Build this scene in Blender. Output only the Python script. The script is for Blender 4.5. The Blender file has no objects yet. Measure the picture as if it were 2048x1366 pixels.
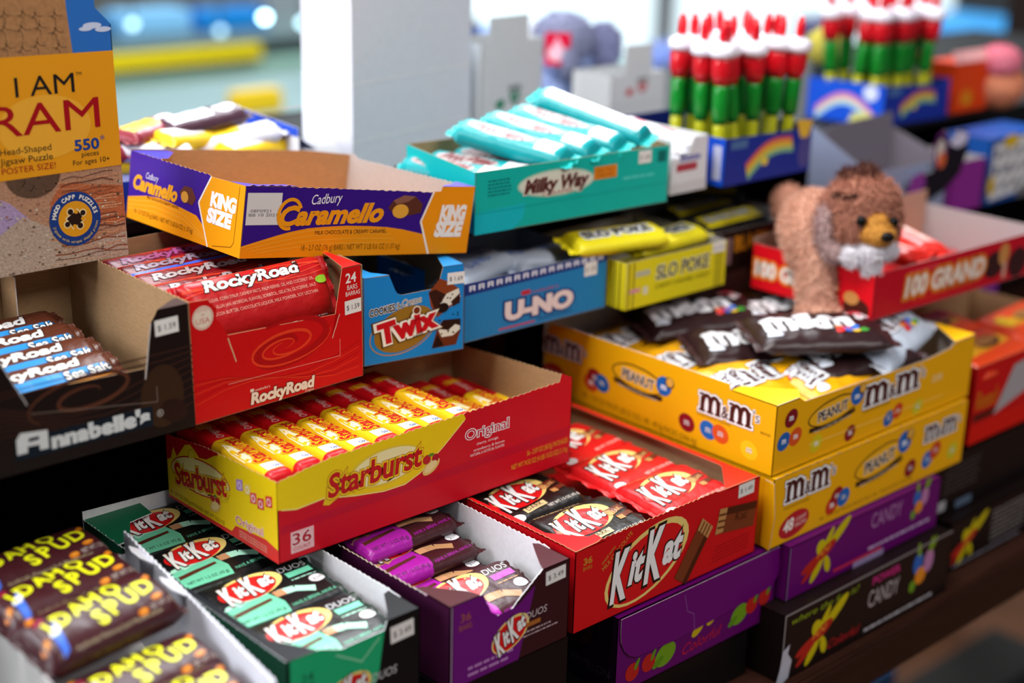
import bpy, bmesh, math, random
from mathutils import Vector, Matrix, noise
random.seed(4)
S = bpy.context.scene
COL = S.collection
R = math.radians
PI = math.pi

# ------------------------------------------------------------------ camera
CAM = Vector((-0.679, -0.6577, 0.648))
YAW, PITCH, ROLL = R(43.0), R(18.6), R(1.38)
fw = Vector((math.sin(YAW) * math.cos(PITCH), math.cos(YAW) * math.cos(PITCH), -math.sin(PITCH)))
r0 = Vector((math.cos(YAW), -math.sin(YAW), 0)); u0 = r0.cross(fw)
rt = r0 * math.cos(ROLL) + u0 * math.sin(ROLL); up = -r0 * math.sin(ROLL) + u0 * math.cos(ROLL)
cd = bpy.data.cameras.new('camera'); cam = bpy.data.objects.new('camera', cd); COL.objects.link(cam)
M = Matrix((rt, up, -fw)).transposed().to_4x4(); M.translation = CAM
cam.matrix_world = M
cd.sensor_width = 36.0; cd.lens = 3000.0 * 36.0 / 2048.0; cd.clip_start = 0.02; cd.clip_end = 60
cd.dof.use_dof = True; cd.dof.focus_distance = 1.09; cd.dof.aperture_fstop = 2.5; cd.dof.aperture_blades = 0
S.camera = cam

# ------------------------------------------------------------------ world, lights, exposure
S.view_settings.view_transform = 'Standard'; S.view_settings.look = 'None'
S.view_settings.gamma = 1.0; S.view_settings.exposure = 0.0; S.view_settings.use_curve_mapping = False
w = bpy.data.worlds.new('World'); S.world = w; w.use_nodes = True
w.node_tree.nodes['Background'].inputs[0].default_value = (0.80, 0.88, 1.0, 1)
w.node_tree.nodes['Background'].inputs[1].default_value = 0.12

def area(name, loc, target, sx, sy, energy, color):
    l = bpy.data.lights.new(name, 'AREA'); l.shape = 'RECTANGLE'; l.size = sx; l.size_y = sy
    l.energy = energy; l.color = color
    o = bpy.data.objects.new(name, l); COL.objects.link(o); o.location = loc
    o.rotation_euler = (Vector(target) - Vector(loc)).to_track_quat('-Z', 'Y').to_euler()
    return o
area('ceiling_light_near', (-0.55, 0.30, 1.95), (0.0, 0.2, 0.2), 1.1, 0.5, 46, (1.0, 0.98, 0.95))
area('ceiling_light_back', (0.9, 1.3, 2.1), (0.3, 0.3, 0.2), 1.6, 0.6, 54, (0.93, 0.97, 1.0))
area('front_fill_light', (0.15, -1.7, 2.0), (0.15, 0.1, 0.2), 1.8, 0.7, 32, (1.0, 0.97, 0.94))  # added fill light, lifts the box fronts
area('shop_window_left', (-2.6, 0.9, 1.35), (0.1, 0.2, 0.2), 1.6, 1.2, 66, (0.90, 0.95, 1.0))
area('ceiling_light_far', (2.6, 2.6, 2.2), (2.2, 2.4, 0.0), 1.6, 1.6, 120, (0.85, 0.95, 1.0))

# ------------------------------------------------------------------ materials
def lin(h):
    h = h.lstrip('#')
    c = [int(h[i:i + 2], 16) / 255 for i in (0, 2, 4)]
    return [x / 12.92 if x <= 0.04045 else ((x + 0.055) / 1.055) ** 2.4 for x in c] + [1]
_m = {}
def mat(h, rough=0.42, metal=0.0, kind='paper', emit=0.0, alpha=1.0):
    key = (h, rough, metal, kind, emit, alpha)
    if key in _m: return _m[key]
    m = bpy.data.materials.new(kind + '_' + h); m.use_nodes = True
    nt = m.node_tree; b = nt.nodes['Principled BSDF']
    b.inputs['Base Color'].default_value = lin(h); b.inputs['Roughness'].default_value = rough
    b.inputs['Metallic'].default_value = metal
    if emit:
        b.inputs['Emission Color'].default_value = lin(h); b.inputs['Emission Strength'].default_value = emit
    def N(t, **k):
        n = nt.nodes.new(t)
        for a, v in k.items(): n.inputs[a].default_value = v
        return n
    if kind in ('kraft', 'wood', 'board', 'stone', 'fur'):
        tc = N('ShaderNodeTexCoord')
        mp = N('ShaderNodeMapping'); nt.links.new(tc.outputs['Object'], mp.inputs[0])
        mp.inputs['Scale'].default_value = {'kraft': (60, 60, 260), 'wood': (6, 60, 60), 'board': (90, 90, 90), 'stone': (190, 190, 260), 'fur': (90, 90, 90)}[kind]
        nz = N('ShaderNodeTexNoise', Scale=3.0, Detail=5.0); nt.links.new(mp.outputs[0], nz.inputs['Vector'])
        mx = N('ShaderNodeMix'); mx.data_type = 'RGBA'
        c = lin(h); d = {'kraft': .78, 'wood': .45, 'board': .9, 'stone': .22, 'fur': .6}[kind]
        mx.inputs[6].default_value = [x * d for x in c[:3]] + [1]; mx.inputs[7].default_value = [min(1, x * (2 - d)) for x in c[:3]] + [1]
        nt.links.new(nz.outputs[0], mx.inputs[0]); nt.links.new(mx.outputs[2], b.inputs['Base Color'])
    if kind == 'foil':
        tc = N('ShaderNodeTexCoord')
        nz = N('ShaderNodeTexNoise', Scale=85.0, Detail=2.0); nt.links.new(tc.outputs['Object'], nz.inputs['Vector'])
        bp = N('ShaderNodeBump', Strength=0.25, Distance=0.004); nt.links.new(nz.outputs[0], bp.inputs['Height'])
        nt.links.new(bp.outputs[0], b.inputs['Normal'])
        b.inputs['Specular IOR Level'].default_value = 0.42
    if kind == 'paper' and not metal: b.inputs['Specular IOR Level'].default_value = 0.15
    if kind in ('kraft', 'board', 'wood', 'fur', 'stone'): b.inputs['Specular IOR Level'].default_value = 0.15
    if kind == 'clear':
        b.inputs['Transmission Weight'].default_value = 0.9
    _m[key] = m
    return m
def P(h): return mat(h, 0.36)
def F(h): return mat(h, 0.34, 0.0, 'foil')
KRAFT = mat('#a5835f', 0.85, 0, 'kraft'); GREY = mat('#a8a4a4', 0.8, 0, 'board'); WHITEB = mat('#e9e9ee', 0.7, 0, 'board')
WOOD = mat('#3a2018', 0.5, 0, 'wood'); DARK = mat('#0f0c0d', 0.6, 0, 'wood'); EDGE = mat('#d9cdb8', 0.9, 0, 'board')

# ------------------------------------------------------------------ objects
def link(name, me, parent=None, loc=(0, 0, 0), rot=(0, 0, 0)):
    o = bpy.data.objects.new(name, me); COL.objects.link(o); o.location = loc; o.rotation_euler = rot
    if parent: o.parent = parent
    return o
def tag(o, label, cat, group=None):
    o['label'] = label; o['category'] = cat
    if group: o['group'] = group
    return o
def thing(name, label, cat, loc=(0, 0, 0), rot=(0, 0, 0), group=None):
    return tag(link(name, None, None, loc, rot), label, cat, group)
def dup(o, parent=None):
    c = o.copy(); COL.objects.link(c)
    if parent: c.parent = parent
    for ch in list(o.children): dup(ch, c)
    return c

# ------------------------------------------------------------------ lettering
_tx = {}
FONT = None
def glyphs(s, bold=0.0, shear=0.0, space=1.0):
    """outline polygons of a word, cap height 1, as (verts, faces, width)"""
    key = (s, bold, shear, space)
    if key in _tx: return _tx[key]
    c = bpy.data.curves.new('word', 'FONT'); c.body = s; c.resolution_u = 3; c.offset = bold; c.shear = shear; c.space_character = space
    o = bpy.data.objects.new('word', c); me = bpy.data.meshes.new_from_object(o)
    vs = [(v.co.x, v.co.y) for v in me.vertices]; fs = [tuple(p.vertices) for p in me.polygons]
    bpy.data.objects.remove(o); bpy.data.curves.remove(c); bpy.data.meshes.remove(me)
    cap = 0.70
    x0 = min([v[0] for v in vs], default=0); x1 = max([v[0] for v in vs], default=1)
    vs = [((x - x0) / cap, y / cap) for x, y in vs]
    _tx[key] = (vs, fs, (x1 - x0) / cap)
    return _tx[key]

class Sheet:
    """a printed surface drawn in millimetres (u, v), each print a thin layer above the base"""
    def __init__(s): s.v = []; s.f = []; s.m = []; s.mats = []; s.cnt = {}
    def lift(s, lay):
        if isinstance(lay, tuple): return lay[0]
        s.cnt[lay] = s.cnt.get(lay, 0) + 1
        return lay * 0.06 + min(s.cnt[lay] * 0.0004, 0.05)
    def mi(s, m):
        if m not in s.mats: s.mats.append(m)
        return s.mats.index(m)
    def poly(s, pts, m, lay=1, flip=False):
        n = len(s.v); w = s.lift(lay)
        a = sum(p[0] * q[1] - q[0] * p[1] for p, q in zip(pts, pts[1:] + pts[:1]))
        if (a < 0) != flip: pts = pts[::-1]
        s.v += [(p[0], p[1], w) for p in pts]; s.f.append(tuple(range(n, n + len(pts)))); s.m.append(s.mi(m))
    def rect(s, x0, y0, x1, y1, m, lay=1): s.poly([(x0, y0), (x1, y0), (x1, y1), (x0, y1)], m, lay)
    def ell(s, cx, cy, rx, ry, m, lay=1, rot=0, n=28, a0=0, a1=2 * PI):
        c, d = math.cos(rot), math.sin(rot); pts = []
        full = abs(a1 - a0 - 2 * PI) < 1e-6
        for i in range(n if full else n + 1):
            a = a0 + (a1 - a0) * i / n; x, y = rx * math.cos(a), ry * math.sin(a)
            pts.append((cx + x * c - y * d, cy + x * d + y * c))
        s.poly(pts, m, lay)
    def ring(s, cx, cy, rx, ry, t, m, lay=1, rot=0, n=32, a0=0, a1=2 * PI):
        c, d = math.cos(rot), math.sin(rot)
        def pt(a, k):
            x, y = (rx - k) * math.cos(a), (ry - k) * math.sin(a); return (cx + x * c - y * d, cy + x * d + y * c)
        for i in range(n):
            a, b = a0 + (a1 - a0) * i / n, a0 + (a1 - a0) * (i + 1) / n
            s.poly([pt(a, 0), pt(b, 0), pt(b, t), pt(a, t)], m, lay)
    def line(s, pts, t, m, lay=1):
        for (x0, y0), (x1, y1) in zip(pts, pts[1:]):
            l = math.hypot(x1 - x0, y1 - y0) or 1; nx, ny = -(y1 - y0) / l * t / 2, (x1 - x0) / l * t / 2
            s.poly([(x0 + nx, y0 + ny), (x1 + nx, y1 + ny), (x1 - nx, y1 - ny), (x0 - nx, y0 - ny)], m, lay)
    def text(s, t, x, y, h, m, lay=2, w=None, rot=0, bold=0.0, shear=0.0, space=1.0, out=None, ow=0.03, out2=None, ow2=0.06, al='l', ctr=None):
        """letters with cap height h on a baseline from (x, y); out/out2 are the colours of outlines"""
        gl = [(bold, m, lay)]
        if out: gl = [(bold + ow, out, lay - 1)] + gl
        if out2: gl = [(bold + ow2, out2, lay - 2)] + gl
        wn = glyphs(t, bold, shear, space)[2]; k = (w / wn) if w else h
        W = wn * k; ox = {'l': 0, 'c': -W / 2, 'r': -W}[al]
        c, d = math.cos(rot), math.sin(rot)
        for b, mm, l in gl:
            vs, fs, ww = glyphs(t, b, shear, space)
            dx = -(ww - wn) / 2
            n = len(s.v); wz = s.lift(l)
            for px, py in vs:
                X, Y = (px + dx) * k + ox, py * h
                s.v.append((x + X * c - Y * d, y + X * d + Y * c, wz))
            mi = s.mi(mm)
            for f in fs:
                a = f
                s.f.append(tuple(n + i for i in a)); s.m.append(mi)
    def arc(s, t, cx, cy, r, a_mid, h, m, lay=2, step=None, inside=False, bold=0.0):
        """letters one by one around a circle"""
        step = step or h * 1.15 / r
        n = len(t)
        for i, ch in enumerate(t):
            if ch == ' ': continue
            k = (i - (n - 1) / 2) * step
            a = a_mid - k if not inside else a_mid + k
            ro = a - PI / 2 if not inside else a + PI / 2
            s.text(ch, cx + r * math.cos(a), cy + r * math.sin(a), h, m, lay, rot=ro, al='c', bold=bold)
    def base(s, pts, mo, mi_, th=0.6, me=None):
        """the cardboard itself: printed outside, raw inside, cut edge"""
        a = sum(p[0] * q[1] - q[0] * p[1] for p, q in zip(pts, pts[1:] + pts[:1]))
        if a < 0: pts = pts[::-1]
        s.poly(list(pts), mo, (0.0,)); s.poly(list(pts), mi_, (-th,), True)
        n = len(s.v); k = len(pts); e = s.mi(me or mi_)
        s.v += [(p[0], p[1], 0.0) for p in pts] + [(p[0], p[1], -th) for p in pts]
        for i in range(k):
            j = (i + 1) % k; s.f.append((n + i, n + k + i, n + k + j, n + j)); s.m.append(e)
    def mesh(s, fn, name='panel', split=0, smooth=False):
        if split:
            bm = bmesh.new(); bv = [bm.verts.new(v) for v in s.v]
            for f, m in zip(s.f, s.m):
                try: bm.faces.new([bv[i] for i in f]).material_index = m
                except ValueError: pass
            bmesh.ops.triangulate(bm, faces=bm.faces[:])
            for _ in range(4):
                es = [e for e in bm.edges if e.calc_length() > split]
                if not es: break
                bmesh.ops.subdivide_edges(bm, edges=es, cuts=1, use_grid_fill=False)
                bmesh.ops.triangulate(bm, faces=bm.faces[:])
            bm.verts.index_update()
            V = [tuple(v.co) for v in bm.verts]; Fc = [tuple(v.index for v in f.verts) for f in bm.faces]; Mi = [f.material_index for f in bm.faces]
            bm.free()
        else: V, Fc, Mi = s.v, s.f, s.m
        me = bpy.data.meshes.new(name); me.from_pydata([fn(*v) for v in V], [], Fc)
        for m in s.mats: me.materials.append(m)
        me.polygons.foreach_set('material_index', Mi)
        if smooth: me.polygons.foreach_set('use_smooth', [True] * len(Fc))
        me.update()
        return me

def zig(x0, x1, y0, y1, step=2.6, amp=0.8):
    """points of a torn perforation between two ends"""
    n = max(2, int(abs(x1 - x0) / step)); o = []
    for i in range(n + 1):
        t = i / n; o.append((x0 + (x1 - x0) * t, y0 + (y1 - y0) * t + (amp if i % 2 else 0) + random.uniform(-.25, .25)))
    return o

class Box:
    """a cardboard carton: a frame of three directions, in millimetres, under one Empty"""
    def __init__(s, name, label, cat, O, W, D, H, X=None, Y=None, Z=(0, 0, 1), yaw=0.0, group=None):
        X = Vector(X).normalized() if X else Vector((math.cos(R(yaw)), math.sin(R(yaw)), 0))
        Y = Vector(Y).normalized() if Y else Vector((-math.sin(R(yaw)), math.cos(R(yaw)), 0))
        s.X, s.Y, s.Z = X * .001, Y * .001, Vector(Z).normalized() * .001
        s.W, s.D, s.H = W, D, H
        s.root = thing(name, label, cat, O, group=group)
    def fn(s, o, u, v, n):
        B = (s.X, s.Y, s.Z)
        def vec(a): return B[0] * a[0] + B[1] * a[1] + B[2] * a[2]
        o, u, v, n = vec(o), vec(u), vec(v), vec(n)
        return lambda a, b, c: tuple(o + u * a + v * b + n * c)
    def side(s, which):
        W, D, H = s.W, s.D, s.H
        return {'front': s.fn((0, 0, 0), (1, 0, 0), (0, 0, 1), (0, -1, 0)), 'left': s.fn((0, D, 0), (0, -1, 0), (0, 0, 1), (-1, 0, 0)),
                'right': s.fn((W, 0, 0), (0, 1, 0), (0, 0, 1), (1, 0, 0)), 'back': s.fn((W, D, 0), (-1, 0, 0), (0, 0, 1), (0, 1, 0)),
                'bottom': s.fn((0, 0, 0.6), (1, 0, 0), (0, 1, 0), (0, 0, 1)), 'top': s.fn((0, 0, H), (1, 0, 0), (0, 1, 0), (0, 0, 1))}[which]
    def put(s, name, which, sh, parent=None):
        return link(name, sh.mesh(s.side(which), name), parent or s.root)
    def plain(s, which, mo, mi_, pts=None, name=None, th=0.6, me=None):
        w = {'front': s.W, 'back': s.W, 'left': s.D, 'right': s.D, 'bottom': s.W, 'top': s.W}[which]
        h = {'bottom': s.D, 'top': s.D}.get(which, s.H)
        sh = Sheet(); sh.base(pts or [(0, 0), (w, 0), (w, h), (0, h)], mo, mi_, th, me)
        return s.put(name or {'front': 'front_panel', 'back': 'back_panel', 'left': 'side_panel', 'right': 'side_panel', 'bottom': 'bottom_panel', 'top': 'top_panel'}[which], which, sh)
    def shell(s, mo, mi_, skip=()):
        for k in ('bottom', 'back', 'right', 'left', 'front', 'top'):
            if k not in skip: s.plain(k, mo, mi_)
    def sticker(s, which, x, y, w, h, txt, rot=0.0, parent=None, lay=5):
        sh = Sheet(); c, d = math.cos(rot), math.sin(rot)
        sh.poly([(x + a * c - b * d, y + a * d + b * c) for a, b in ((0, 0), (w, 0), (w, h), (0, h))], P('#eceae6'), lay)
        sh.text(txt, x + w * .12 * c - h * .3 * d, y + w * .12 * d + h * .3 * c, h * .36, P('#3a3a40'), lay + 1, w=w * .76, rot=rot)
        return s.put('price_sticker', which, sh, parent)

# ------------------------------------------------------------------ wrapped bars
def wrap_mesh(L, W, T, draw=None, body=None, p=4.0, end=6.0, wob=0.35, nx=30, ny=14, seed=0, split=5.0):
    """pillow of wrapper film, x along the bar, printed side up; returns mesh (metres) with its prints"""
    def prof(x):
        k = min(1.0, max(0.0, (L / 2 - abs(x)) / end)); return 0.10 + 0.90 * math.sin(k * PI / 2) ** 0.8
    def wid(x):
        k = min(1.0, max(0.0, (L / 2 - abs(x)) / end)); return 0.94 + 0.06 * k
    def ht(x, y):
        t = min(1.0, abs(y) / (W / 2))
        h = (max(0.0, 1 - t ** p)) ** (1 / 2.2) * prof(x) * T / 2
        k = max(0.0, 1 - (L / 2 - abs(x)) / (end * 2.4))
        h += k * 0.5 * math.sin(y * 1.25 + seed) * (1 - t) + wob * (noise.noise(Vector((x * .07, y * .09, seed * 3.1))) ) * (1 - t ** 4)
        return h
    sh = Sheet()
    body = body or (lambda x, y, top: F('#888888'))
    ys = [W / 2 * math.sin(PI / 2 * (2 * j / ny - 1)) for j in range(ny + 1)]
    xs = [-L / 2 + L * i / nx for i in range(nx + 1)]
    xs = sorted(set(xs + [-L / 2 + end * k for k in (.15, .35, .6)] + [L / 2 - end * k for k in (.15, .35, .6)]))
    n = len(xs)
    for top in (1, 0):
        o = len(sh.v)
        for x in xs:
            for y in ys:
                sh.v.append((x, y * wid(x), T / 2 + ht(x, y) if top else max(0.0, T / 2 - ht(x, y))))
        for i in range(n - 1):
            for j in range(ny):
                a, b = o + i * (ny + 1) + j, o + (i + 1) * (ny + 1) + j
                f = (a, b, b + 1, a + 1)
                sh.f.append(f if top else f[::-1]); sh.m.append(sh.mi(body((xs[i] + xs[i + 1]) / 2, (ys[j] + ys[j + 1]) / 2, top)))
    me = sh.mesh(lambda a, b, c: (a * .001, b * .001, c * .001), 'wrapper', smooth=True)
    if draw:
        pr = Sheet(); draw(pr)
        m2 = pr.mesh(lambda a, b, c: (a * .001, b * .001, (T / 2 + ht(a, b) + 0.06 + 0.14 * max(0, wob - .3) + c) * .001), 'print', split=split, smooth=True)
        bm = bmesh.new(); bm.from_mesh(me)
        k0 = len(me.materials); off = len(bm.faces)
        for m in m2.materials: me.materials.append(m)
        bm.from_mesh(m2); bm.faces.ensure_lookup_table()
        for f in bm.faces[off:]: f.material_index += k0
        bm.to_mesh(me); bm.free(); bpy.data.meshes.remove(m2)
    return me
def seal_mesh(W, l, m, T, n=20, amp=0.7, saw=True):
    """crimped flat end of a wrapper, starting at x = 0"""
    sh = Sheet(); k = 6
    for i in range(k + 1):
        for j in range(n + 1):
            y = -W / 2 + W * j / n; x = l * i / k
            if i == k and saw: x += (0.5 if j % 2 else -0.5)
            sh.v.append((x, y, T / 2 + amp * math.sin(i * 2.1) * .5 + (i / k) * 1.2 * math.sin(j * .9 + W)))
    for i in range(k):
        for j in range(n):
            a = i * (n + 1) + j; sh.f.append((a, a + n + 1, a + n + 2, a + 1)); sh.m.append(sh.mi(m))
    return sh.mesh(lambda a, b, c: (a * .001, b * .001, c * .001), 'end_seal')
KIND = {}
def kind(key, name, cat, L, W, T, draw, body, seal, seal_l=7.0, **k):
    KIND[key] = dict(name=name, cat=cat, L=L, me=wrap_mesh(L, W, T, draw, body, **k), se=seal_mesh(W * .96, seal_l, seal, T))
def bar(key, label, x, y, z, rz=0.0, rx=0.0, ry=0.0, group=None):
    """one wrapped bar: wrapper and its two crimped ends"""
    k = KIND[key]
    o = thing(k['name'], label, k['cat'], (x, y, z), (R(rx), R(ry), R(rz)), group)
    link('wrapper', k['me'], o)
    link('end_seal', k['se'], o, (k['L'] * .0005 - .0004, 0, 0)); link('end_seal', k['se'], o, (-k['L'] * .0005 + .0004, 0, 0), (0, 0, PI))
    return o

# ------------------------------------------------------------------ the printed marks
def rot2(cx, cy, x, y, a): return (cx + x * math.cos(a) - y * math.sin(a), cy + x * math.sin(a) + y * math.cos(a))
def letter_m(s, x, y, w, h, m, lay, g=0.0):
    """slab-serif small m, grown by g"""
    q = lambda x0, y0, x1, y1: s.rect(x + x0 * w - g, y + y0 * h - g, x + x1 * w + g, y + y1 * h + g, m, lay)
    for a in (0.06, 0.405, 0.75): q(a, 0, a + .18, .80)
    for a in (0.0, 0.36, 0.71): q(a, 0, a + .29, .12)
    q(0.0, .84, .2, .98)
    if g > 0: q(0.1, .02, .9, .85)
    for c in (0.325, 0.665):
        rx, ry = .255 * w, .48 * h
        n = 10
        for i in range(n):
            a0, a1 = PI * i / n, PI * (i + 1) / n
            def pt(a, k): return (x + c * w + (rx + (g if k else -g) - (0 if k else .185 * w)) * math.cos(a), y + .52 * h + (ry + (g if k else -g) - (0 if k else .22 * h)) * math.sin(a))
            s.poly([pt(a0, 0), pt(a1, 0), pt(a1, 1), pt(a0, 1)], m, lay)
def mm_logo(s, x, y, w, h, fill, lay=3, white='#f4f4f4', edge='#3a1a14', slope=0.0, grow=1.0):
    """m & m 's, brown letters in a white outline; slope lifts the second half"""
    mw = w * .39; c1, c2, c3 = P(edge), P(white), P(fill)
    for cx, dy in ((x, 0), (x + w * .50, slope)):
        letter_m(s, cx, y + dy, mw, h, c1, lay - 2, .115 * h * grow); letter_m(s, cx, y + dy, mw, h, c2, lay - 1, .092 * h * grow); letter_m(s, cx, y + dy, mw, h, c3, lay)
    s.text('&', x + w * .385, y + slope * .5 + h * .05, h * .62, c3, lay + 2, w=w * .12, bold=.02, out=c2, ow=.07)
    s.text("'s", x + w * .90, y + slope + h * .42, h * .56, c3, lay + 1, out=c2, ow=.05)
def lentil(s, x, y, r, col, rot=0.0, lay=2, hl=True):
    s.ell(x, y, r * 1.12, r * .95, P(col), lay, rot); letter_m(s, x - r * .35, y - r * .25, r * .75, r * .5, P('#f3f3f3'), lay + 1)
def peanut_badge(s, x, y, w, h, rise, lay=2, flip=False):
    """yellow peanut outline with the word, and a brown banner below"""
    br, ye = P('#3d2415'), P('#f2b318')
    def shape(g):
        pts = []
        for i in range(40):
            a = 2 * PI * i / 40; k = 1 + .16 * math.cos(2 * a) - .10 * (1 - abs(math.cos(a)))
            pts.append((x + w / 2 + (w / 2 + g) * k * math.cos(a) * .9, y + h * .55 + rise * .5 * math.cos(a) + (h * .46 + g) * math.sin(a) * (1 + .22 * abs(math.cos(a)))))
        return pts
    s.poly(shape(1.4), br, lay); s.poly(shape(.0), ye, lay + 1)
    r = math.atan2(rise, w)
    s.text('PEANUT', x + w * .5, y + h * .34 - rise * .02, h * .42, P('#3d2415'), lay + 4, w=w * .66, rot=r, bold=.03, out=P('#f6f2e8'), ow=.05, al='c')
    b0 = [(x + w * t, y + h * .02 + rise * (t - .5) - h * .14 * math.sin(PI * t)) for t in [i / 10 for i in range(11)]]
    s.poly(b0 + [(p[0], p[1] + h * .2) for p in b0[::-1]], br, lay + 2)
    s.text('Made with Real Milk Chocolate', x + w * .5, y - h * .07, h * .09, P('#f0e6d0'), lay + 4, w=w * .8, rot=r, al='c')
    X, Y = (x + w * 1.02, y + h * .72 + rise * .5)
    s.ell(X, Y, w * .15, h * .42, P('#1b63b8'), lay + 2, rot=-.35); letter_m(s, X - w * .06, Y - h * .16, w * .12, h * .2, P('#f4f4f4'), lay + 3)
    s.ell(X + w * .11, Y + h * .22, w * .09, h * .24, P('#3d2415'), lay + 3, rot=-.35); s.ell(X + w * .115, Y + h * .24, w * .07, h * .2, P('#e0a94a'), lay + 4, rot=-.35)
def kk_logo(s, cx, cy, rx, ry, rot, lay=2, wr=None, ring=True, mk=P, red='#d8181c', full=False, cream='#efd27a', out=True):
    """white two-word mark with tall K's over a red oval"""
    o = rot2
    if full: s.ell(cx, cy, rx, ry, mk(cream), lay, rot)
    else: s.ell(*o(cx, cy, rx * .14, ry * .10, rot), rx * .98, ry * .98, mk(cream), lay, rot)
    s.ell(*o(cx, cy, -rx * .03, -ry * .02, rot), rx * .90, ry * .88, mk(red), lay + 1, rot)
    wh, bl = mk('#f5f4f2'), mk('#2a1512')
    wr = rot if wr is None else wr
    kw = dict(rot=wr, bold=.04, shear=.36, out=bl if out else None, ow=.042)
    u = ry
    for t, x, y, h, w in (('K', -.86, -.72, 1.45, .46), ('it', -.46, -.42, .96, .40), ('K', -.10, -.62, 1.52, .50), ('at', .34, -.32, .90, .50)):
        s.text(t, *o(cx, cy, x * rx, y * u, wr), h * u, wh, lay + 4, w=w * rx, **kw)
def burst_word(s, x, y, w, h, rot, mk=P, lay=4, out='#f3d21a'):
    s.text('Starburst', x, y, h, mk('#c4161c'), lay, w=w, rot=rot, bold=.03, shear=.15, out=mk(out), ow=.05, out2=mk('#b01218'), ow2=.066)
def fruits(s, x, y, r, lay=3):
    s.ell(x, y, r * .45, r * .45, P('#c0252b'), lay + 1); s.ell(x + r, y - r * .1, r * .4, r * .42, P('#b01a2a'), lay + 1)
    s.ell(x + r * .5, y - r * .8, r * 1.1, r * .6, P('#e8c26a'), lay, rot=.5); s.ell(x + r * .45, y - r * .8, r * .8, r * .4, P('#f0d894'), lay + 1, rot=.5)
    s.ell(x + r * .5, y + r * .35, r * .35, r * .15, P('#5d8a2a'), lay + 1)
def swirl(s, cx, cy, r, m, lay=1, t=1.1, sq=.62, turns=1.6, rot=.1, ph=0.0):
    pts = []
    for i in range(46):
        a = turns * 2 * PI * i / 45 + ph; k = r * (.22 + .78 * i / 45); pts.append(rot2(cx, cy, k * math.cos(a), k * sq * math.sin(a), rot))
    for i in range(45):
        (x0, y0), (x1, y1) = pts[i], pts[i + 1]; k = t * (.35 + 1.3 * math.sin(PI * i / 45))
        s.line([(x0, y0), (x1, y1)], k, m, lay)
def wafer(s, x0, y0, x1, y1, t, lay=3):
    """a chocolate finger with its broken wafer end at (x1, y1)"""
    l = math.hypot(x1 - x0, y1 - y0); ux, uy = (x1 - x0) / l, (y1 - y0) / l; nx, ny = -uy, ux
    q = lambda a, b: (x0 + ux * a + nx * b, y0 + uy * a + ny * b)
    s.poly([q(0, -t / 2), q(l, -t / 2), q(l, t / 2), q(0, t / 2)], P('#7a3a1d'), lay)
    s.poly([q(0, -t / 2), q(l, -t / 2), q(l, -t * .2), q(0, -t * .2)], P('#4e2110'), lay + 1)
    s.poly([q(l * .8, -t / 2), q(l, -t / 2), q(l * 1.03, t / 2), q(l * .83, t * .45)], P('#c08a52'), lay + 2)
    for k in (-.3, -.05, .2): s.poly([q(l * .81, t * k), q(l, t * k), q(l, t * (k + .09)), q(l * .82, t * (k + .09))], P('#6b3a1c'), lay + 3)

def greek(s, x, y, w, h, m, lay=2):
    """a line of print too small to read in the photograph"""
    X = x
    while X < x + w - h:
        l = h * random.uniform(.5, 3.0); s.rect(X, y, min(X + l, x + w), y + h * .7, m, lay); X += l + h * .45

# ------------------------------------------------------------------ the display rack
def boxes_mesh(bl, m, bev=0.002):
    bm = bmesh.new()
    for x0, y0, z0, x1, y1, z1 in bl:
        r = bmesh.ops.create_cube(bm, size=1)
        bmesh.ops.scale(bm, vec=(x1 - x0, y1 - y0, z1 - z0), verts=r['verts']); bmesh.ops.translate(bm, vec=((x0 + x1) / 2, (y0 + y1) / 2, (z0 + z1) / 2), verts=r['verts'])
    if bev: bmesh.ops.bevel(bm, geom=bm.edges[:], offset=bev, segments=2, affect='EDGES')
    me = bpy.data.meshes.new('wood'); bm.to_mesh(me); bm.free(); me.materials.append(m); return me
rack = thing('display_rack', 'dark brown wooden stepped rack that carries all the boxes', 'display shelf', (0.4, 0.3, -0.75))
def rk(name, bl, m, bev=.002): 
    o = link(name, boxes_mesh([(a - .4, b - .3, c + .75, d - .4, e - .3, f + .75) for a, b, c, d, e, f in bl], m, bev), rack); return o
Z2, Z3 = .262, .345
rk('lower_shelf', [(-1.1, -.034, -.042, 1.75, .75, 0)], WOOD)
rk('front_trim', [(-1.1, -.042, -.040, 1.75, -.0342, -.002)], mat('#2a1610', .45, 0, 'wood'))
rk('middle_shelf', [(-1.1, .238, Z2 - .014, 1.75, .75, Z2)], WOOD)
rk('top_shelf', [(.0875, .264, Z3 - .010, .575, .75, Z3), (-1.1, .425, Z3 - .013, .0872, .75, Z3), (.5752, .288, Z3 - .007, 1.75, .75, Z3)], DARK)
rk('back_board', [(-1.1, .752, -.042, 1.75, .765, Z3)], DARK)
rk('inner_panel', [(-1.1, .46, .001, 1.75, .47, Z2 - .019)], DARK)
for x in (.19, .86, 1.6): rk('support_post', [(x, .305, .0005, x + .022, .455, Z2 - .0185)], WOOD)
for x in (-1.05, .35, 1.68): rk('leg', [(x, .02, -.75, x + .05, .07, -.0425), (x, .68, -.75, x + .05, .73, -.0425)], DARK)
rk('lower_rail', [(-1.0, .69, -.60, 1.7, .72, -.55)], DARK); rk('lower_rail', [(-1.0, .30, -.66, 1.7, .33, -.61)], DARK)

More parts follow.
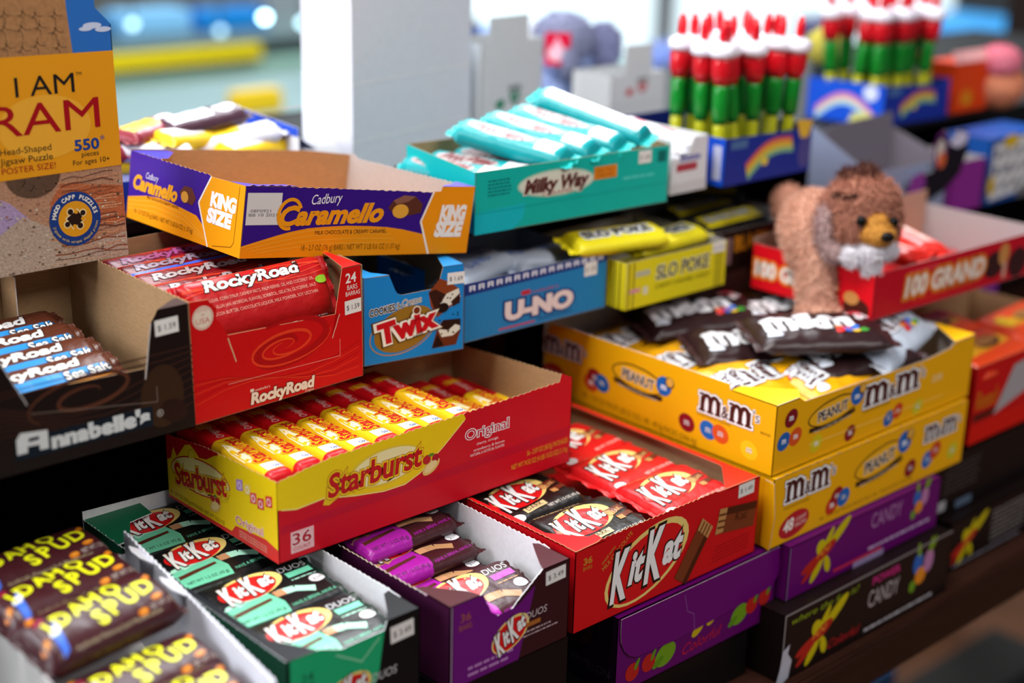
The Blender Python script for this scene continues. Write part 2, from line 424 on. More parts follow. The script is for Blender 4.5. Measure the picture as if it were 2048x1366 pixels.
# ------------------------------------------------------------------ yellow and red box of fruit chew sticks
b = Box('candy_box', 'open yellow and red box of fruit chew sticks marked 36', 'candy box', (-.169, .115, .1775), 276, 144, 60)
RED, YEL = P('#d01224'), P('#f4d012')
top = zig(0, 47, 60, 66.5, 3.2) + zig(50, 260, 66, 70.5, 3.0, 1.0) + [(262, 71), (264, 77.5), (276, 71.5)]
s = Sheet(); s.base([(0, 0), (276, 0)] + top[::-1], RED, KRAFT)
tp = [p for p in top if 0.5 < p[0] < 165]
s.poly([(0, 40), (15, 37), (38, 38.5), (64, 33), (90, 29), (109, 29), (123, 34), (145, 49), (166, 64.5)] + tp[::-1] + [(0, 59)], YEL, 1)
s.line([(3, 39.4), (15, 36.6), (38, 38), (64, 32.4), (90, 28.4), (109, 28.4), (123, 33.4), (145, 48.4), (165, 64)], 1.0, P('#f6e27a'), 2)
s.ell(92, 47, 33, 14, P('#e7c93a'), 2, rot=.02); s.ell(93, 47, 31, 12.5, P('#f4e8a8'), 3, rot=.02)
s.poly([(40, 41), (37, 33), (42, 31.5), (52, 36), (62, 35.5), (60, 44)], P('#e9c11a'), 2)
burst_word(s, 41, 37, 84, 17, .03, lay=6)
fruits(s, 129, 42, 8, 5)
s.line([(2, 22), (276, 24.5)], .5, P('#8e0d1c'), 1)
s.poly([(2, 21), (276, 24), (276, 31), (2, 27)], P('#c20f2c'), 1)
s.rect(10, 4.5, 29, 20.5, P('#f0b8bc'), 1); s.text('36', 11, 10.5, 8.5, P('#b3202c'), 3, w=16, bold=.02, out=P('#f8eeee'), ow=.03); s.text('COUNT', 12, 6, 2.8, P('#c03038'), 3, w=14)
s.text('Original', 166, 47, 8, P('#c8102a'), 4, w=43, rot=0, bold=.0, out=P('#f3eeee'), ow=.06)
for t, x0, x1, y in (('cherry, orange,', 177, 199, 40.5), ('strawberry & lemon', 174, 205, 36), ('NATURAL & ARTIFICIAL FLAVORS', 171, 205, 32.5)): s.text(t, x0, y, 2.2, P('#f3e4e4'), 2, w=x1 - x0)
s.text('36 - 2.07 OZ (58.7g) PACKAGES', 229, 18, 4, P('#e0b02a'), 3, w=44); s.text('NET WT 74.52 OZ (4 LBS 10.52 OZ) 2.11kg', 213, 10.5, 4, P('#e0b02a'), 3, w=60)
b.put('front_panel', 'front', s)
s = Sheet(); D = 144
lt = zig(0, 58, 50, 57, 3) + zig(60, D, 57, 60, 3.4)
s.base([(0, 0), (D, 0)] + lt[::-1], YEL, KRAFT)
s.poly([(0, 30), (6, 33), (10, 43), (15, 37), (27, 50), (34, 52.5), (40, 50), (46, 46), (56, 48), (66, 54), (72, 56.4)] + [p for p in lt if 1 < p[0] < 71][::-1] + [(0, 49)], P('#c21420'), 1)
s.ell(36, 43, 6, 7, P('#e3bd1d'), 2, rot=-.2); s.ell(36, 43, 4, 5.4, P('#f0d23a'), 3, rot=-.2)
s.ell(46, 31, 40, 14, P('#c4161c'), 2, rot=.12); s.ell(46, 31, 39, 13, P('#f3e39a'), 3, rot=.12); s.poly([(10, 24), (14, 12), (40, 20), (82, 24), (86, 34), (60, 28)], P('#f0cc1c'), 4)
burst_word(s, 12, 15, 72, 16, .19, lay=7)
for x, y, c in ((94, 38, '#b58ad0'), (104, 38, '#f0d050'), (111, 34, '#e05a50'), (120, 33, '#d23a3a'), (130, 38, '#d8342e')): s.poly([(x, y), (x + 8, y + 1.5), (x + 8, y + 10), (x, y + 8)], P(c), 2); s.ring(x + 4, y + 4.6, 2.4, 2.8, .8, P('#f4e8ee'), 3, n=10)
s.poly([(0, 0), (D, 0), (D, 10), (129, 13), (91, 9.5), (86, 3.5), (0, 2)], P('#d43030'), 1)
s.text('Original', 92, 12, 6, P('#d43030'), 4, w=34, rot=.07, out=P('#f6ece6'), ow=.05)
for y in (7, 5, 3): s.text('NATURAL & ARTIFICIAL FLAVORS', 96, y, 1.2, P('#f0c8b0'), 2, w=34)
s.text('36 - 2.07 OZ (58.7g) PACKAGES  NET WT 74.52 OZ', 3, 4.5, 3, P('#8a6a10'), 2, w=74)
fruits(s, 62, 21, 7, 4)
b.put('side_panel', 'left', s)
b.plain('right', RED, KRAFT, [(0, 0), (D, 0), (D, 62)] + zig(0, D, 71, 62)[::-1]); b.plain('back', RED, KRAFT); b.plain('bottom', RED, KRAFT)

# ------------------------------------------------------------------ red chocolate wafer box, front right
b = Box('candy_box', 'open red box of chocolate wafer bars with big white oval logo, priced 1.49', 'candy box', (0, 0, .1115), 204, 213, 65)
RD = P('#cf1219')
top = [(0, 65), (21, 66)] + zig(23, 152, 66.5, 67.2, 2.8, .9) + [(155, 66.5), (204, 66)]
s = Sheet(); s.base([(0, 0), (204, 0)] + top[::-1], RD, KRAFT)
kk_logo(s, 76, 33, 47, 26, .36, lay=2, full=True, wr=.05)
s.text('MILK CHOCOLATE', 29, 40.5, 3.6, P('#d89a3a'), 3, w=36, rot=.62)
s.text('MADE WITH', 28, 46, 2.2, P('#d89a3a'), 3, w=16, rot=.66)
s.text('36', 8, 52, 5, P('#c8862c'), 3, w=9, bold=.03); s.text('BARS', 8, 47.5, 3, P('#c8862c'), 3, w=9)
wafer(s, 114, 4, 142, 44, 17, 8); wafer(s, 201, 35, 155, 41, 21, 8); s.text('Kat', 176, 36, 7, P('#5b2a14'), 14, w=14, rot=-.1)
for i in range(5): greek(s, 150 + i, 7 + i * 3, 44, 1.5, P('#a80e14'))
fp = b.put('front_panel', 'front', s)
b.sticker('front', 178, 54, 19, 11, '$ 1.49', 0, fp)
b.plain('left', P('#c4101a'), KRAFT, [(0, 0), (213, 0), (213, 65)] + zig(203, 2, 65, 65)); b.plain('right', RD, KRAFT)
b.plain('back', RD, KRAFT); b.plain('bottom', RD, KRAFT)
s = Sheet(); s.base([(0, 0), (30, 0), (31, 12)] + zig(24, 6, 12, 34, 2) + zig(5, 6, 36, 60, 3, .6) + [(4, 120), (0, 120)], P('#e01a1e'), KRAFT); b.put('top_flap', 'top', s)
s = Sheet(); s.base([(166, 0), (204, 0), (204, 213), (198, 213), (199, 130)] + zig(199, 198, 125, 36) + [(196, 32), (168, 6)], P('#e0281c'), KRAFT); b.put('top_flap', 'top', s)

# ------------------------------------------------------------------ yellow boxes of chocolate peanut packs
MY = P('#f0ae0c')
b = Box('candy_box', 'wide open yellow box heaped with brown and yellow candy bags', 'candy box', (.216, -.002, .1735), 287, 262, 60)
top = [(0, 60), (28, 60.5), (36, 55.5), (115, 54), (206, 52), (247, 55), (251, 58), (287, 59)]
s = Sheet(); s.base([(0, 0), (287, 0)] + top[::-1], MY, GREY)
for x, y, c in ((19.5, 45, '#7d1420'), (12, 27, '#1e5fae'), (27, 27.5, '#d9541e'), (56, 14, '#d8c21a'), (103, 11, '#8a1822'), (159, 10, '#1e5fae'), (172, 14, '#d0421e'), (203, 10, '#cfc228')): lentil(s, x, y, 7.6 if x < 60 else 7, c, .6)
peanut_badge(s, 45, 27, 62, 20, 4, 2)
mm_logo(s, 119, 29, 92, 19, '#4a1c16', 5)
s.text('CHOCOLATE CANDIES', 119, 24, 2, P('#5a3a12'), 2, w=40)
s.line(zig(46, 243, 15, 12, 4, .4), .5, P('#f6dc7a'), 4)
s.text('200', 222, 28, 6, P('#e8d9b0'), 2, w=16)
b.put('front_panel', 'front', s)
s = Sheet(); D = 262
s.base([(0, 0), (D, 0), (D, 60), (215, 60), (214, 64.5), (38, 65), (8, 63), (2, 50)], MY, WHITEB)
mm_logo(s, 184, 33.5, 62, 16.5, '#4a1c16', 5); s.text("CHOCOLATE CANDIES", 182, 29, 2.0, P('#5a3a12'), 2, w=36); s.text('BRAND', 248, 32.5, 2.2, P('#5a3a12'), 2, w=10)
mm_logo(s, 1, 37, 52, 15, '#4a1c16', 5)
peanut_badge(s, 88, 30, 56, 20, -3, 2)
for x, y, c in ((61, 22, '#d24a1e'), (65, 28, '#9a1c1e'), (74, 25, '#1e5fae'), (172, 18.5, '#8a1420'), (195, 19, '#1e66b8'), (208, 19.5, '#d9541e'), (238, 15, '#ecc61c')): lentil(s, x, y, 8, c, -.4)
s.ell(14, 18, 14, 9, P('#c8382c'), 2); s.text('48 COUNT', 3, 16, 4, P('#f0d8c8'), 3, w=22)
s.text('48 - 1.74 OZ PACKS (83.52 OZ) / 48 - 49.3g PACKS (2366.4g)', 51, 6.5, 5, P('#8a5f10'), 2, w=133, rot=-.03)
b.put('side_panel', 'left', s)
b.plain('right', MY, GREY); b.plain('back', MY, GREY, [(0, 0), (287, 0), (287, 64), (0, 64)]); b.plain('bottom', MY, GREY)
s = Sheet(); s.base([(0, 0), (29, 0), (43, 12), (14, 47), (0, 46)], P('#f6b90e'), GREY); b.put('top_flap', 'top', s)
s = Sheet(); s.base([(252, -1), (287, 0), (287, 40), (283, 40)], P('#f6b90e'), GREY); b.put('top_flap', 'top', s)

b = Box('candy_box', 'closed yellow candy box marked 48, under the heaped open yellow box', 'candy box', (.215, -.006, .1115), 283, 250, 61)
s = Sheet(); s.base([(0, 0), (283, 0)] + zig(0, 283, 60.6, 60.6, 5, .5)[::-1], MY, GREY)
mm_logo(s, 16, 36, 66, 18.5, '#4a1c16', 5); mm_logo(s, 215, 36, 58, 15, '#4a1c16', 5)
s.text('CHOCOLATE CANDIES', 15, 30, 2, P('#5a3a12'), 2, w=34)
peanut_badge(s, 114, 25, 68, 24, 7, 2)
for x, y, c in ((82, 15, '#c8381e'), (88, 22, '#9a1c1e'), (98, 18, '#1e66b8'), (197, 17, '#8a1822'), (224, 18, '#1e66b8'), (236, 24, '#c8421e'), (265, 16, '#cfc228')): lentil(s, x, y, 8, c, .6)
s.ell(31, 14, 20, 11, P('#b8222a'), 2, rot=.15); s.text('48', 17, 9, 10, P('#f4ece4'), 4, w=14, rot=.1, shear=.2, bold=.03); s.text('COUNT', 33, 15, 3.4, P('#f4dcd4'), 4, w=14, rot=.1); s.text('PACKS', 33, 10, 3.4, P('#f4dcd4'), 4, w=14, rot=.1)
s.text('48 - 1.74 OZ PACKS (83.52 OZ) / 48 - 49.3g PACKS (2366.4g)', 66, 5.5, 3, P('#8a5f10'), 2, w=136)
b.put('front_panel', 'front', s)
b.shell(MY, GREY, ('front', 'left'))
s = Sheet(); s.base([(0, 0), (250, 0), (250, 61), (0, 61)], MY, GREY); s.rect(200, 3, 248, 58, P('#e3a50b'), 1); s.line([(200, 3), (200, 58)], .7, P('#7a5306'), 2); b.put('side_panel', 'left', s)
s = Sheet(); s.base([(0, 2), (9, 0), (12, 30), (9, 58), (0, 59)], MY, GREY); b_ = b.fn((-1.2, 8, 0), (0, -1, 0), (0, 0, 1), (-1, 0, 0)); link('end_flap', s.mesh(b_, 'end_flap'), b.root)

# ------------------------------------------------------------------ purple and black candy cartons at the bottom
def splat(s, x, y, k, lay=2):
    Yl, Rd = P('#c9b80e'), P('#b3261c')
    for dx, dy, rx, ry, a in ((0, 0, 12, 8, .5), (-3, 9, 8, 9, .3), (26, 17, 6, 24, -.95), (8, 14, 4, 16, -.6), (-8, -16, 5, 15, -.7), (10, -14, 5, 10, .3)): s.ell(x + dx * k, y + dy * k, rx * k, ry * k, Yl, lay, rot=a)
    for dx, dy, rx, ry, a in ((-16, -5, 20, 5, .35), (-18, -13, 18, 4, .6), (6, 3, 18, 6, .45)): s.ell(x + dx * k, y + dy * k, rx * k, ry * k, Rd, lay + 1, rot=a)
    s.line([(x - 9 * k, y - 2 * k), (x - 3 * k, y + 5 * k), (x - 1 * k, y - 1 * k), (x + 5 * k, y + 7 * k), (x + 8 * k, y + 2 * k), (x + 13 * k, y + 9 * k)], 1.8 * k, P('#e08a2a'), lay + 2)
def fruitpile(s, x, y, k, lay=2):
    for dx, dy, rx, ry, c in ((0, 10, 8, 11, '#2b62b8'), (6, -4, 9, 9, '#e08a22'), (18, 8, 8, 12, '#b57aa8'), (-6, -12, 5, 6, '#6d9a22')): s.ell(x + dx * k, y + dy * k, rx * k, ry * k, P(c), lay)
    for dx, a in ((0, 0.2), (20, -.2), (24, -.6)): s.ell(x + dx * k, y + 24 * k, 3 * k, 8 * k, P('#7a9a1e'), lay + 1, rot=a)
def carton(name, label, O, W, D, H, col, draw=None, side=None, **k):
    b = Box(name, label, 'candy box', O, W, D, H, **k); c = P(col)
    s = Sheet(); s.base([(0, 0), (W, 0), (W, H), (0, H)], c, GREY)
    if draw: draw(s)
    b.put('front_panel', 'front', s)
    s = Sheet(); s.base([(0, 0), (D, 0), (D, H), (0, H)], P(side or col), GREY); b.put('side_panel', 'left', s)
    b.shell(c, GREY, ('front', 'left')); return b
BK = '#1a1110'
def d_power(s):
    s.text('where the fun is!', 10, 50, 6, P('#8fa51a'), 2, w=92, shear=.3)
    splat(s, 48, 27, .85); s.text('Colorful', 63, 8, 8, P('#b81c26'), 2, w=46, shear=.4)
    s.text('POWER', 122, 48, 7, P('#c02878'), 2, w=42, bold=.03); s.text('CANDY', 118, 27, 16, P('#b9aeb0'), 3, w=46, bold=.0)
    fruitpile(s, 192, 36, .95); greek(s, 116, 5, 106, 3.4, P('#c9c3c8'))
    s.line([(0, 61), (245, 61)], 1.6, P('#8f8a8a'), 4); s.line([(.8, 0), (.8, 61)], 1.6, P('#8f8a8a'), 4)
b = carton('candy_box', 'black candy carton with yellow splash and fruit, lowest by the shelf edge', (.2135, -.029, .0005), 245, 190, 61, BK, d_power)
s = Sheet(); s.poly([(0, 0), (7, 3), (10, 18), (4, 26), (6, 34), (-3, 30), (-5, 14), (-9, 2)], mat('#b9bccb', .15, 0, 'foil'), 6); link('torn_wrap', s.mesh(b.fn((2, -1, 0), (1, 0, 0), (0, 0, 1), (0, -1, 0)), 'torn_wrap'), b.root)
def d_side(s):
    splat(s, 30, 26, .75)
    for i in range(7): greek(s, 74, 12 + i * 5, 64, 2.6, P('#8f8886'))
    greek(s, 10, 4, 120, 3, P('#8f8a94'))
carton('candy_box', 'black candy carton with yellow splash at the right end of the lower shelf', (.487, -.012, .0005), 245, 190, 52, BK, d_side)
def d_purple(s):
    splat(s, 46, 28, .8); s.text('CANDY', 115, 30, 14, P('#a878a8'), 3, w=46); greek(s, 114, 10, 94, 3.6, P('#c8a8d0'))
    fruitpile(s, 184, 32, .7); s.rect(64, 5, 134, 8, P('#c42a4a'), 1); s.rect(93, -1, 138, 5, P('#9a86b0'), 3); s.line([(1, 0), (1, 48)], .6, P('#a08ab0'), 3)
carton('candy_box', 'purple candy carton with yellow splash, between the closed yellow box and black carton', (.2325, -.014, .0622), 221, 190, 48.6, '#640a66', d_purple)
def d_flap(s):
    for x, y, k in ((55, 15, 1), (143, 18, .9)): s.ell(x, y, 12 * k, 9 * k, P('#6f9a1e'), 2, rot=.4); s.ell(x - 8, y - 4, 7 * k, 3 * k, P('#5a8a1a'), 3, rot=.5)
    for x, y in ((18, 14), (36, 15), (158, 21), (174, 23)): s.ell(x, y, 7.5, 7.5, P('#b8241e'), 4); s.ell(x + 5, y + 5, 1.8, 5, P('#5f8a1e'), 5, rot=-.5)
    s.text('Colorful', 75, 6, 9, P('#b81c30'), 3, w=47, rot=.06, shear=.4); s.ell(92, 23, 8, 4, P('#c8aa18'), 3, rot=.6); s.ell(107, 25, 5, 3, P('#c8aa18'), 3, rot=.4)
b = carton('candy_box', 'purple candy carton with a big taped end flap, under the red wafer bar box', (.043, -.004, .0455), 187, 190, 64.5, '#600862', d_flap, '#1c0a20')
s = Sheet(); s.base([(2, 64), (2, 52), (3, 44), (7, 36), (13, 30), (20, 26.5), (64, 24.5), (111, 26), (160, 29), (181, 31), (188, 38), (190, 46), (187, 64)], P('#68096c'), GREY, .6)
s.line([(72, 60), (76, 45), (84, 40), (86, 26)], .5, P('#8a5a98'), 2)
link('end_flap', s.mesh(b.fn((0, -1.6, 0), (1, 0, 0), (0, 0, 1), (0, -1, 0)), 'end_flap'), b.root)
s = Sheet(); s.text('WATERMELON', 122, 12, 7, P('#4a3a4c'), 3, w=62); s.ell(150, 40, 14, 12, P('#3a1420'), 2)
link('side_print', s.mesh(b.side('left'), 'side_print'), b.root)
carton('candy_box', 'plain black carton at the bottom, under the purple carton with taped flap', (.0, .0, .0005), 205, 190, 44.4, '#120e10')
carton('candy_box', 'tall plain black carton at the bottom, under the maroon wafer bar box', (-.118, .0, .0005), 114, 215, 112, '#0f0c0e')
carton('candy_box', 'tall plain black carton at the bottom, under the mint wafer bar box', (-.236, .012, .0005), 112, 250, 112, '#0f0c0e')
def d_text(s):
    for i in range(6): greek(s, 24, 22 + i * 5, 60, 2.4, P('#4a4444'))
    s.rect(2, 6, 30, 16, P('#a9a7ab'), 2); s.rect(48, 2, 76, 10, P('#5b6a80'), 2)
carton('candy_box', 'dark carton with small print and a white label, under the orange cup box', (.468, .004, .0528), 262, 190, 60, '#17100f', d_text)

# ------------------------------------------------------------------ middle shelf boxes
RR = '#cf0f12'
b = Box('candy_box', 'red open-fronted box of marshmallow bars with swirls on its front flap, priced 1.59', 'candy box', (-.189, .183, Z2 + .0005), 150, 172, 87, X=(.150, .008, 0), Y=(0, 1, 0))
s = Sheet()
tl, tr = zig(36, 29, 40, 57, 2, .5), zig(121, 131, 38, 86, 2.2, .6)
s.base([(0, 0), (150, 0), (148, 87), (132, 87)] + tr[::-1] + [(120, 36)] + [(127, 53.5), (30, 58.5)] + [(26, 66), (21, 72), (22, 80), (16, 85), (16, 87), (0, 88)], P(RR), KRAFT)
s.line([(29, 23), (128, 21), (128, 34)], .5, P('#f08a7a'), 3); s.line(zig(36, 30, 38, 56, 1.6, .4), .9, P('#d9b68c'), 4); s.line(zig(121, 128, 36, 53, 1.6, .4), .6, P('#e8cdb0'), 4)
sw = P('#e8401f'); sd = P('#b30c10')
swirl(s, 78, 40, 46, sd, 1, 4.5, .40, 1.3); swirl(s, 80, 40, 40, sw, 2, 1.3, .38, 1.7, .08, 2.0); swirl(s, 76, 40, 30, sw, 2, 1.0, .36, 1.5, .12, 5.0)
for k in range(6): s.line([(2 + 24 * i, 14 + 2 * k + 7 * math.sin(i * .9 + k * .3)) for i in range(7)], .5, sd if k % 2 else sw, 1)
s.ell(10.5, 75, 8.4, 8.4, P('#ecdcc8'), 3); s.ring(10.5, 75, 7.6, 7.6, .4, P('#d06a5a'), 4); s.text('USA', 10.5, 71, 4, P('#d06a5a'), 4, w=11, al='c'); s.text('IN', 10.5, 76.5, 1.6, P('#d06a5a'), 4, al='c'); s.arc('MADE', 10.5, 75, 4.9, PI / 2, 1.6, P('#d06a5a'), 4)
s.text('RockyRoad', 47, 3.5, 8, P('#f2dfc8'), 5, w=57, bold=.05, shear=.12, out=P('#7a1a10'), ow=.05)
s.rect(47, 12.3, 50, 14.6, P('#f2dfc8'), 3); s.text("nnabelle's", 51, 12.3, 1.8, P('#f2dfc8'), 3, w=13); s.text('Original', 95, .8, 1.6, P('#f2dfc8'), 3, w=8)
s.text('24', 134, 75, 7.2, P('#f4ece4'), 3, w=10, bold=.02); s.text('BARS', 135.5, 69.5, 3.8, P('#f4ece4'), 3, w=9.5); s.text('BARRAS', 134, 65, 3.4, P('#f4ece4'), 3, w=13.5)
fp = b.put('front_panel', 'front', s)
b.sticker('front', 133, 51, 15.5, 10.5, '$ 1.59', .02, fp)
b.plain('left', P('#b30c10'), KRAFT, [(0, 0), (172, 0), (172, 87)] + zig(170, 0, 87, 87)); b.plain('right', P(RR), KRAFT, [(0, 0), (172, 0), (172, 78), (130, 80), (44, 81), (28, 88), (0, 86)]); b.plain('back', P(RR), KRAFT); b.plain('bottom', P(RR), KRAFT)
s = Sheet(); s.base([(130, 0), (149, 0), (149, 60), (147, 60), (144, 36), (134, 4)], P('#e01a1e'), KRAFT); b.put('top_flap', 'top', s)

b = Box('candy_box', 'dark brown open-fronted box of sea salt marshmallow bars, at the left edge', 'candy box', (-.371, .181, Z2 + .0005), 182, 172, 88)
s = Sheet(); CH = '#1d1210'
s.base([(0, 0), (182, 0), (180, 88), (157, 88), (156, 86)] + zig(152, 146, 80, 42, 2, .5) + [(146, 50), (60, 53), (64, 44), (45, 86), (40, 88), (0, 88)], P(CH), KRAFT)
for i in range(9): s.line([(6 + 22 * j, 18 + 4 * i + 9 * math.sin(j * .8 + i * .22)) for j in range(9) if not (i > 6 and 1 < j < 7)], 1.0, P('#3a2018'), 1)
swirl(s, 104, 42, 42, P('#5a3222'), 2, 1.8, .36); s.ell(166, 16, 11, 8, P('#2c1712'), 3, rot=-.5); s.ell(158, 28, 16, 22, P('#3a2416'), 1)
s.line([(66, 38), (154, 25), (154, 36)], .5, P('#7d6a60'), 4)
s.line(zig(152, 146, 80, 42, 1.6, .4), .8, P('#d6d2d0'), 5); s.line(zig(64, 45, 44, 84, 1.6, .4), .8, P('#b8b4b2'), 5)
s.rect(54, 9, 150, 23, P('#121c28'), 2)
Wt = P('#d8dadc')
s.poly([(55, 13), (55, 23), (58, 27), (76, 25), (76, 12.5), (70, 12.7), (70, 16.5), (62, 17), (62, 13)], Wt, 4); s.rect(63, 20, 70, 22.3, P('#121c28'), 5)
s.text("nnabelle's", 78, 12, 10, Wt, 4, w=70, bold=.06); s.text('®', 153, 14, 5, P('#b8b0a8'), 4, w=5)
fp = b.put('front_panel', 'front', s)
b.sticker('front', 155, 70, 17.5, 11, '$ 1.59', .03, fp)
b.plain('left', P(CH), KRAFT); b.plain('right', P(CH), KRAFT, [(0, 0), (172, 0), (172, 90)] + zig(170, 2, 90, 88)); b.plain('back', P(CH), KRAFT); b.plain('bottom', P(CH), KRAFT)
s = Sheet(); s.base([(157, 0), (181, 0), (181, 16), (176, 14)], P('#3a2620'), KRAFT); b.put('top_flap', 'top', s)
s = Sheet(); s.base([(0, 0), (24, 0), (24, 80), (0, 84)], KRAFT, KRAFT, .6, WHITEB); link('inner_divider', s.mesh(b.fn((128, 171, 1), (0, -1, 0), (0, 0, 1), (-1, 0, 0)), 'inner_divider'), b.root)

BL = '#1f86d0'
b = Box('candy_box', 'blue box of cookies and creme cookie bars with a notched front', 'candy box', (-.027, .206, Z2 + .0005), 88, 170, 70, yaw=-10.0)
s = Sheet()
s.base([(0, 0), (88, 0), (88, 70), (69, 70), (66, 60), (64, 56), (60, 53.5), (33, 52.5), (29, 54), (27, 57), (22, 69), (0, 70)], P(BL), KRAFT)
s.ell(35, 25, 27, 17, P('#9a7022'), 2, rot=.28); s.ring(34, 24, 30, 18, .8, P('#c88a24'), 2, rot=.26, a0=PI * .8, a1=PI * 1.9)
s.text('Twix', 13, 15.5, 15.5, P('#c8141c'), 8, w=53, rot=.16, bold=.06, shear=.0, out=P('#f6efe0'), ow=.07, out2=P('#5a3a10'), ow2=.11); s.ell(45.5, 38.5, 2.8, 2.8, P('#7a3416'), 9); s.ring(45.5, 38.5, 3.6, 3.6, .8, P('#f6efe0'), 9)
s.text('COOKIES', 5, 39, 5.4, P('#14141a'), 6, w=22, rot=.1, bold=.03, shear=.1, out=P('#f4f0e6'), ow=.06); s.text('&', 28.5, 42, 5, P('#14141a'), 6, w=3.6, rot=.1, out=P('#f4f0e6'), ow=.06); s.text('Creme', 33, 43, 5.4, P('#4a3424'), 6, w=17, rot=.1, shear=.3, out=P('#f4f0e6'), ow=.06)
s.poly([(56, 51), (66, 61), (73, 58), (83, 51), (85, 44), (84, 39), (76, 37), (64, 30), (58, 40)], P('#8a3f1e'), 2); s.poly([(56, 51), (62, 53), (72, 47), (66, 33), (61, 38)], P('#3a1c12'), 3)
s.poly([(66, 40), (72, 48), (83, 51), (84.5, 44), (80, 40), (72, 37)], P('#e9e2d2'), 4); s.poly([(76, 41), (84, 47), (84, 39), (78, 37)], P('#3a1c12'), 5); s.ell(69, 37, 5, 4, P('#24120c'), 5)
s.poly([(59, 5), (63, 18), (68, 26), (84, 25), (85, 16), (81, 5)], P('#6e3018'), 2); s.poly([(65, 19), (70, 24), (84, 25), (84.5, 17), (78, 13), (68, 13)], P('#e9e2d2'), 3); s.poly([(66, 20), (69, 27), (85, 26), (85, 20), (80, 22), (74, 18)], P('#30170f'), 4); s.poly([(59, 5), (64, 16), (70, 6)], P('#2a140d'), 4)
for i in range(16): s.ell(random.uniform(62, 85), random.choice([random.uniform(27, 35), random.uniform(15, 18), random.uniform(42, 48)]), .8, .7, P('#1c100c'), 6, n=7)
fp = b.put('front_panel', 'front', s)
b.sticker('front', 72.5, 55, 15.5, 9.5, '$ 1.69', -.03, fp)
b.plain('left', P(BL), KRAFT); b.plain('right', P(BL), KRAFT); b.plain('back', P(BL), KRAFT, [(0, 0), (88, 0), (88, 70), (0, 70)]); b.plain('bottom', P(BL), KRAFT)
s = Sheet(); s.base([(0, 0), (22, 0), (12, 12), (8, 40), (0, 40)], P('#2f97e0'), KRAFT); b.put('top_flap', 'top', s)
s = Sheet(); s.base([(69, 0), (88, 0), (88, 40), (82, 34), (72, 8)], P('#2f97e0'), KRAFT); b.put('top_flap', 'top', s)

UB = '#2380bd'
b = Box('candy_box', 'light blue open box of silver wrapped bars with white block letters', 'candy box', (.069, .201, Z2 + .0005), 160, 115, 49, yaw=-.8)
s = Sheet(); s.base([(0, 0), (160, 0), (160, 50), (0, 49)], P(UB), GREY); NV = P('#17357e')
s.poly([(0, 39), (160, 41.5), (160, 50), (0, 49)], NV, 1)
for i in range(16):
    x = 5 + i * 9.6; y = 42 + i * .12; s.rect(x, y, x + 6.2, y + 4.6, P('#dfe3ee'), 2); s.rect(x + 1.8, y, x + 4.4, y + 1.5, NV, 3); s.rect(x + 2, y + 2.6, x + 4.2, y + 3.5, NV, 3)
s.text('U-NO', 43, 11, 14, P('#ecdcd8'), 6, w=78, rot=-.02, bold=.07, out=P('#173a7e'), ow=.08)
s.rect(61, 28.5, 71, 32.5, P('#c02a3a'), 2); s.text("nnabelle's", 72, 28.5, 2.6, P('#c02a3a'), 2, w=31)
s.rect(37, 3, 77, 4.6, P('#c0485a'), 2); greek(s, 80, 4, 40, 2, P('#1a5a90'))
fp = b.put('front_panel', 'front', s); b.sticker('front', 133, 32, 15, 12, '$ 1.59', 0, fp)
b.shell(P(UB), GREY, ('front', 'top'))

SY = '#e0d21c'
b = Box('candy_box', 'yellow open box of caramel bars with black stripes and lettering', 'candy box', (.233, .179, Z2 + .0005), 133, 118, 43)
s = Sheet(); s.base([(0, 0), (133, 0), (133, 42)] + zig(132, 1, 42, 42.5, 3, .6), P(SY), GREY); bl = P('#2c2a12')
for x in (3, 9, 118, 122, 126): s.rect(x, 0, x + 1.3, 42, bl, 2)
s.text('SLO', 38, 22, 12, P('#33301c'), 5, w=28, shear=.1, bold=.02, out=P('#f0ecc0'), ow=.05); s.text('POKE', 71, 22, 12, P('#33301c'), 5, w=38, shear=.1, bold=.02, out=P('#f0ecc0'), ow=.05)
s.rect(12, 28, 30, 33, P('#b8b8a0'), 3); s.text('CHEWY CARAMEL CANDY', 38, 13, 4, bl, 3, w=74); s.rect(5, 14.5, 18, 18, P('#d890a0'), 3); s.rect(22, 11, 28, 18, P('#d8d6c0'), 3)
fp = b.put('front_panel', 'front', s); b.sticker('front', 113, 33, 17, 9, '$ 0.99', 0, fp)
s = Sheet(); s.base([(0, 0), (118, 0), (118, 42.5), (0, 42.5)], P(SY), GREY)
for x in (100, 104, 110): s.rect(x, 0, x + 1.3, 42, bl, 2)
b.put('side_panel', 'left', s); b.plain('right', P(SY), GREY, [(0, 0), (118, 0), (118, 46), (0, 42)]); b.plain('back', P(SY), GREY); b.plain('bottom', P(SY), GREY)

b = Box('candy_box', 'dark brown open box of black and yellow caramel bars with orange lettering', 'candy box', (.375, .206, Z2 + .0005), 140, 125, 39)
s = Sheet(); s.base([(0, 0), (140, 0), (140, 39), (0, 39)], P('#2a1a14'), GREY)
s.text('BLACK', 36, 18, 14, P('#d98a1c'), 5, w=52, bold=.04); s.text('COW', 92, 18, 14, P('#d98a1c'), 5, w=34, bold=.04); s.rect(22, 6, 32, 32, P('#8a6a6a'), 3)
b.put('front_panel', 'front', s); b.shell(P('#2a1a14'), GREY, ('front', 'top'))

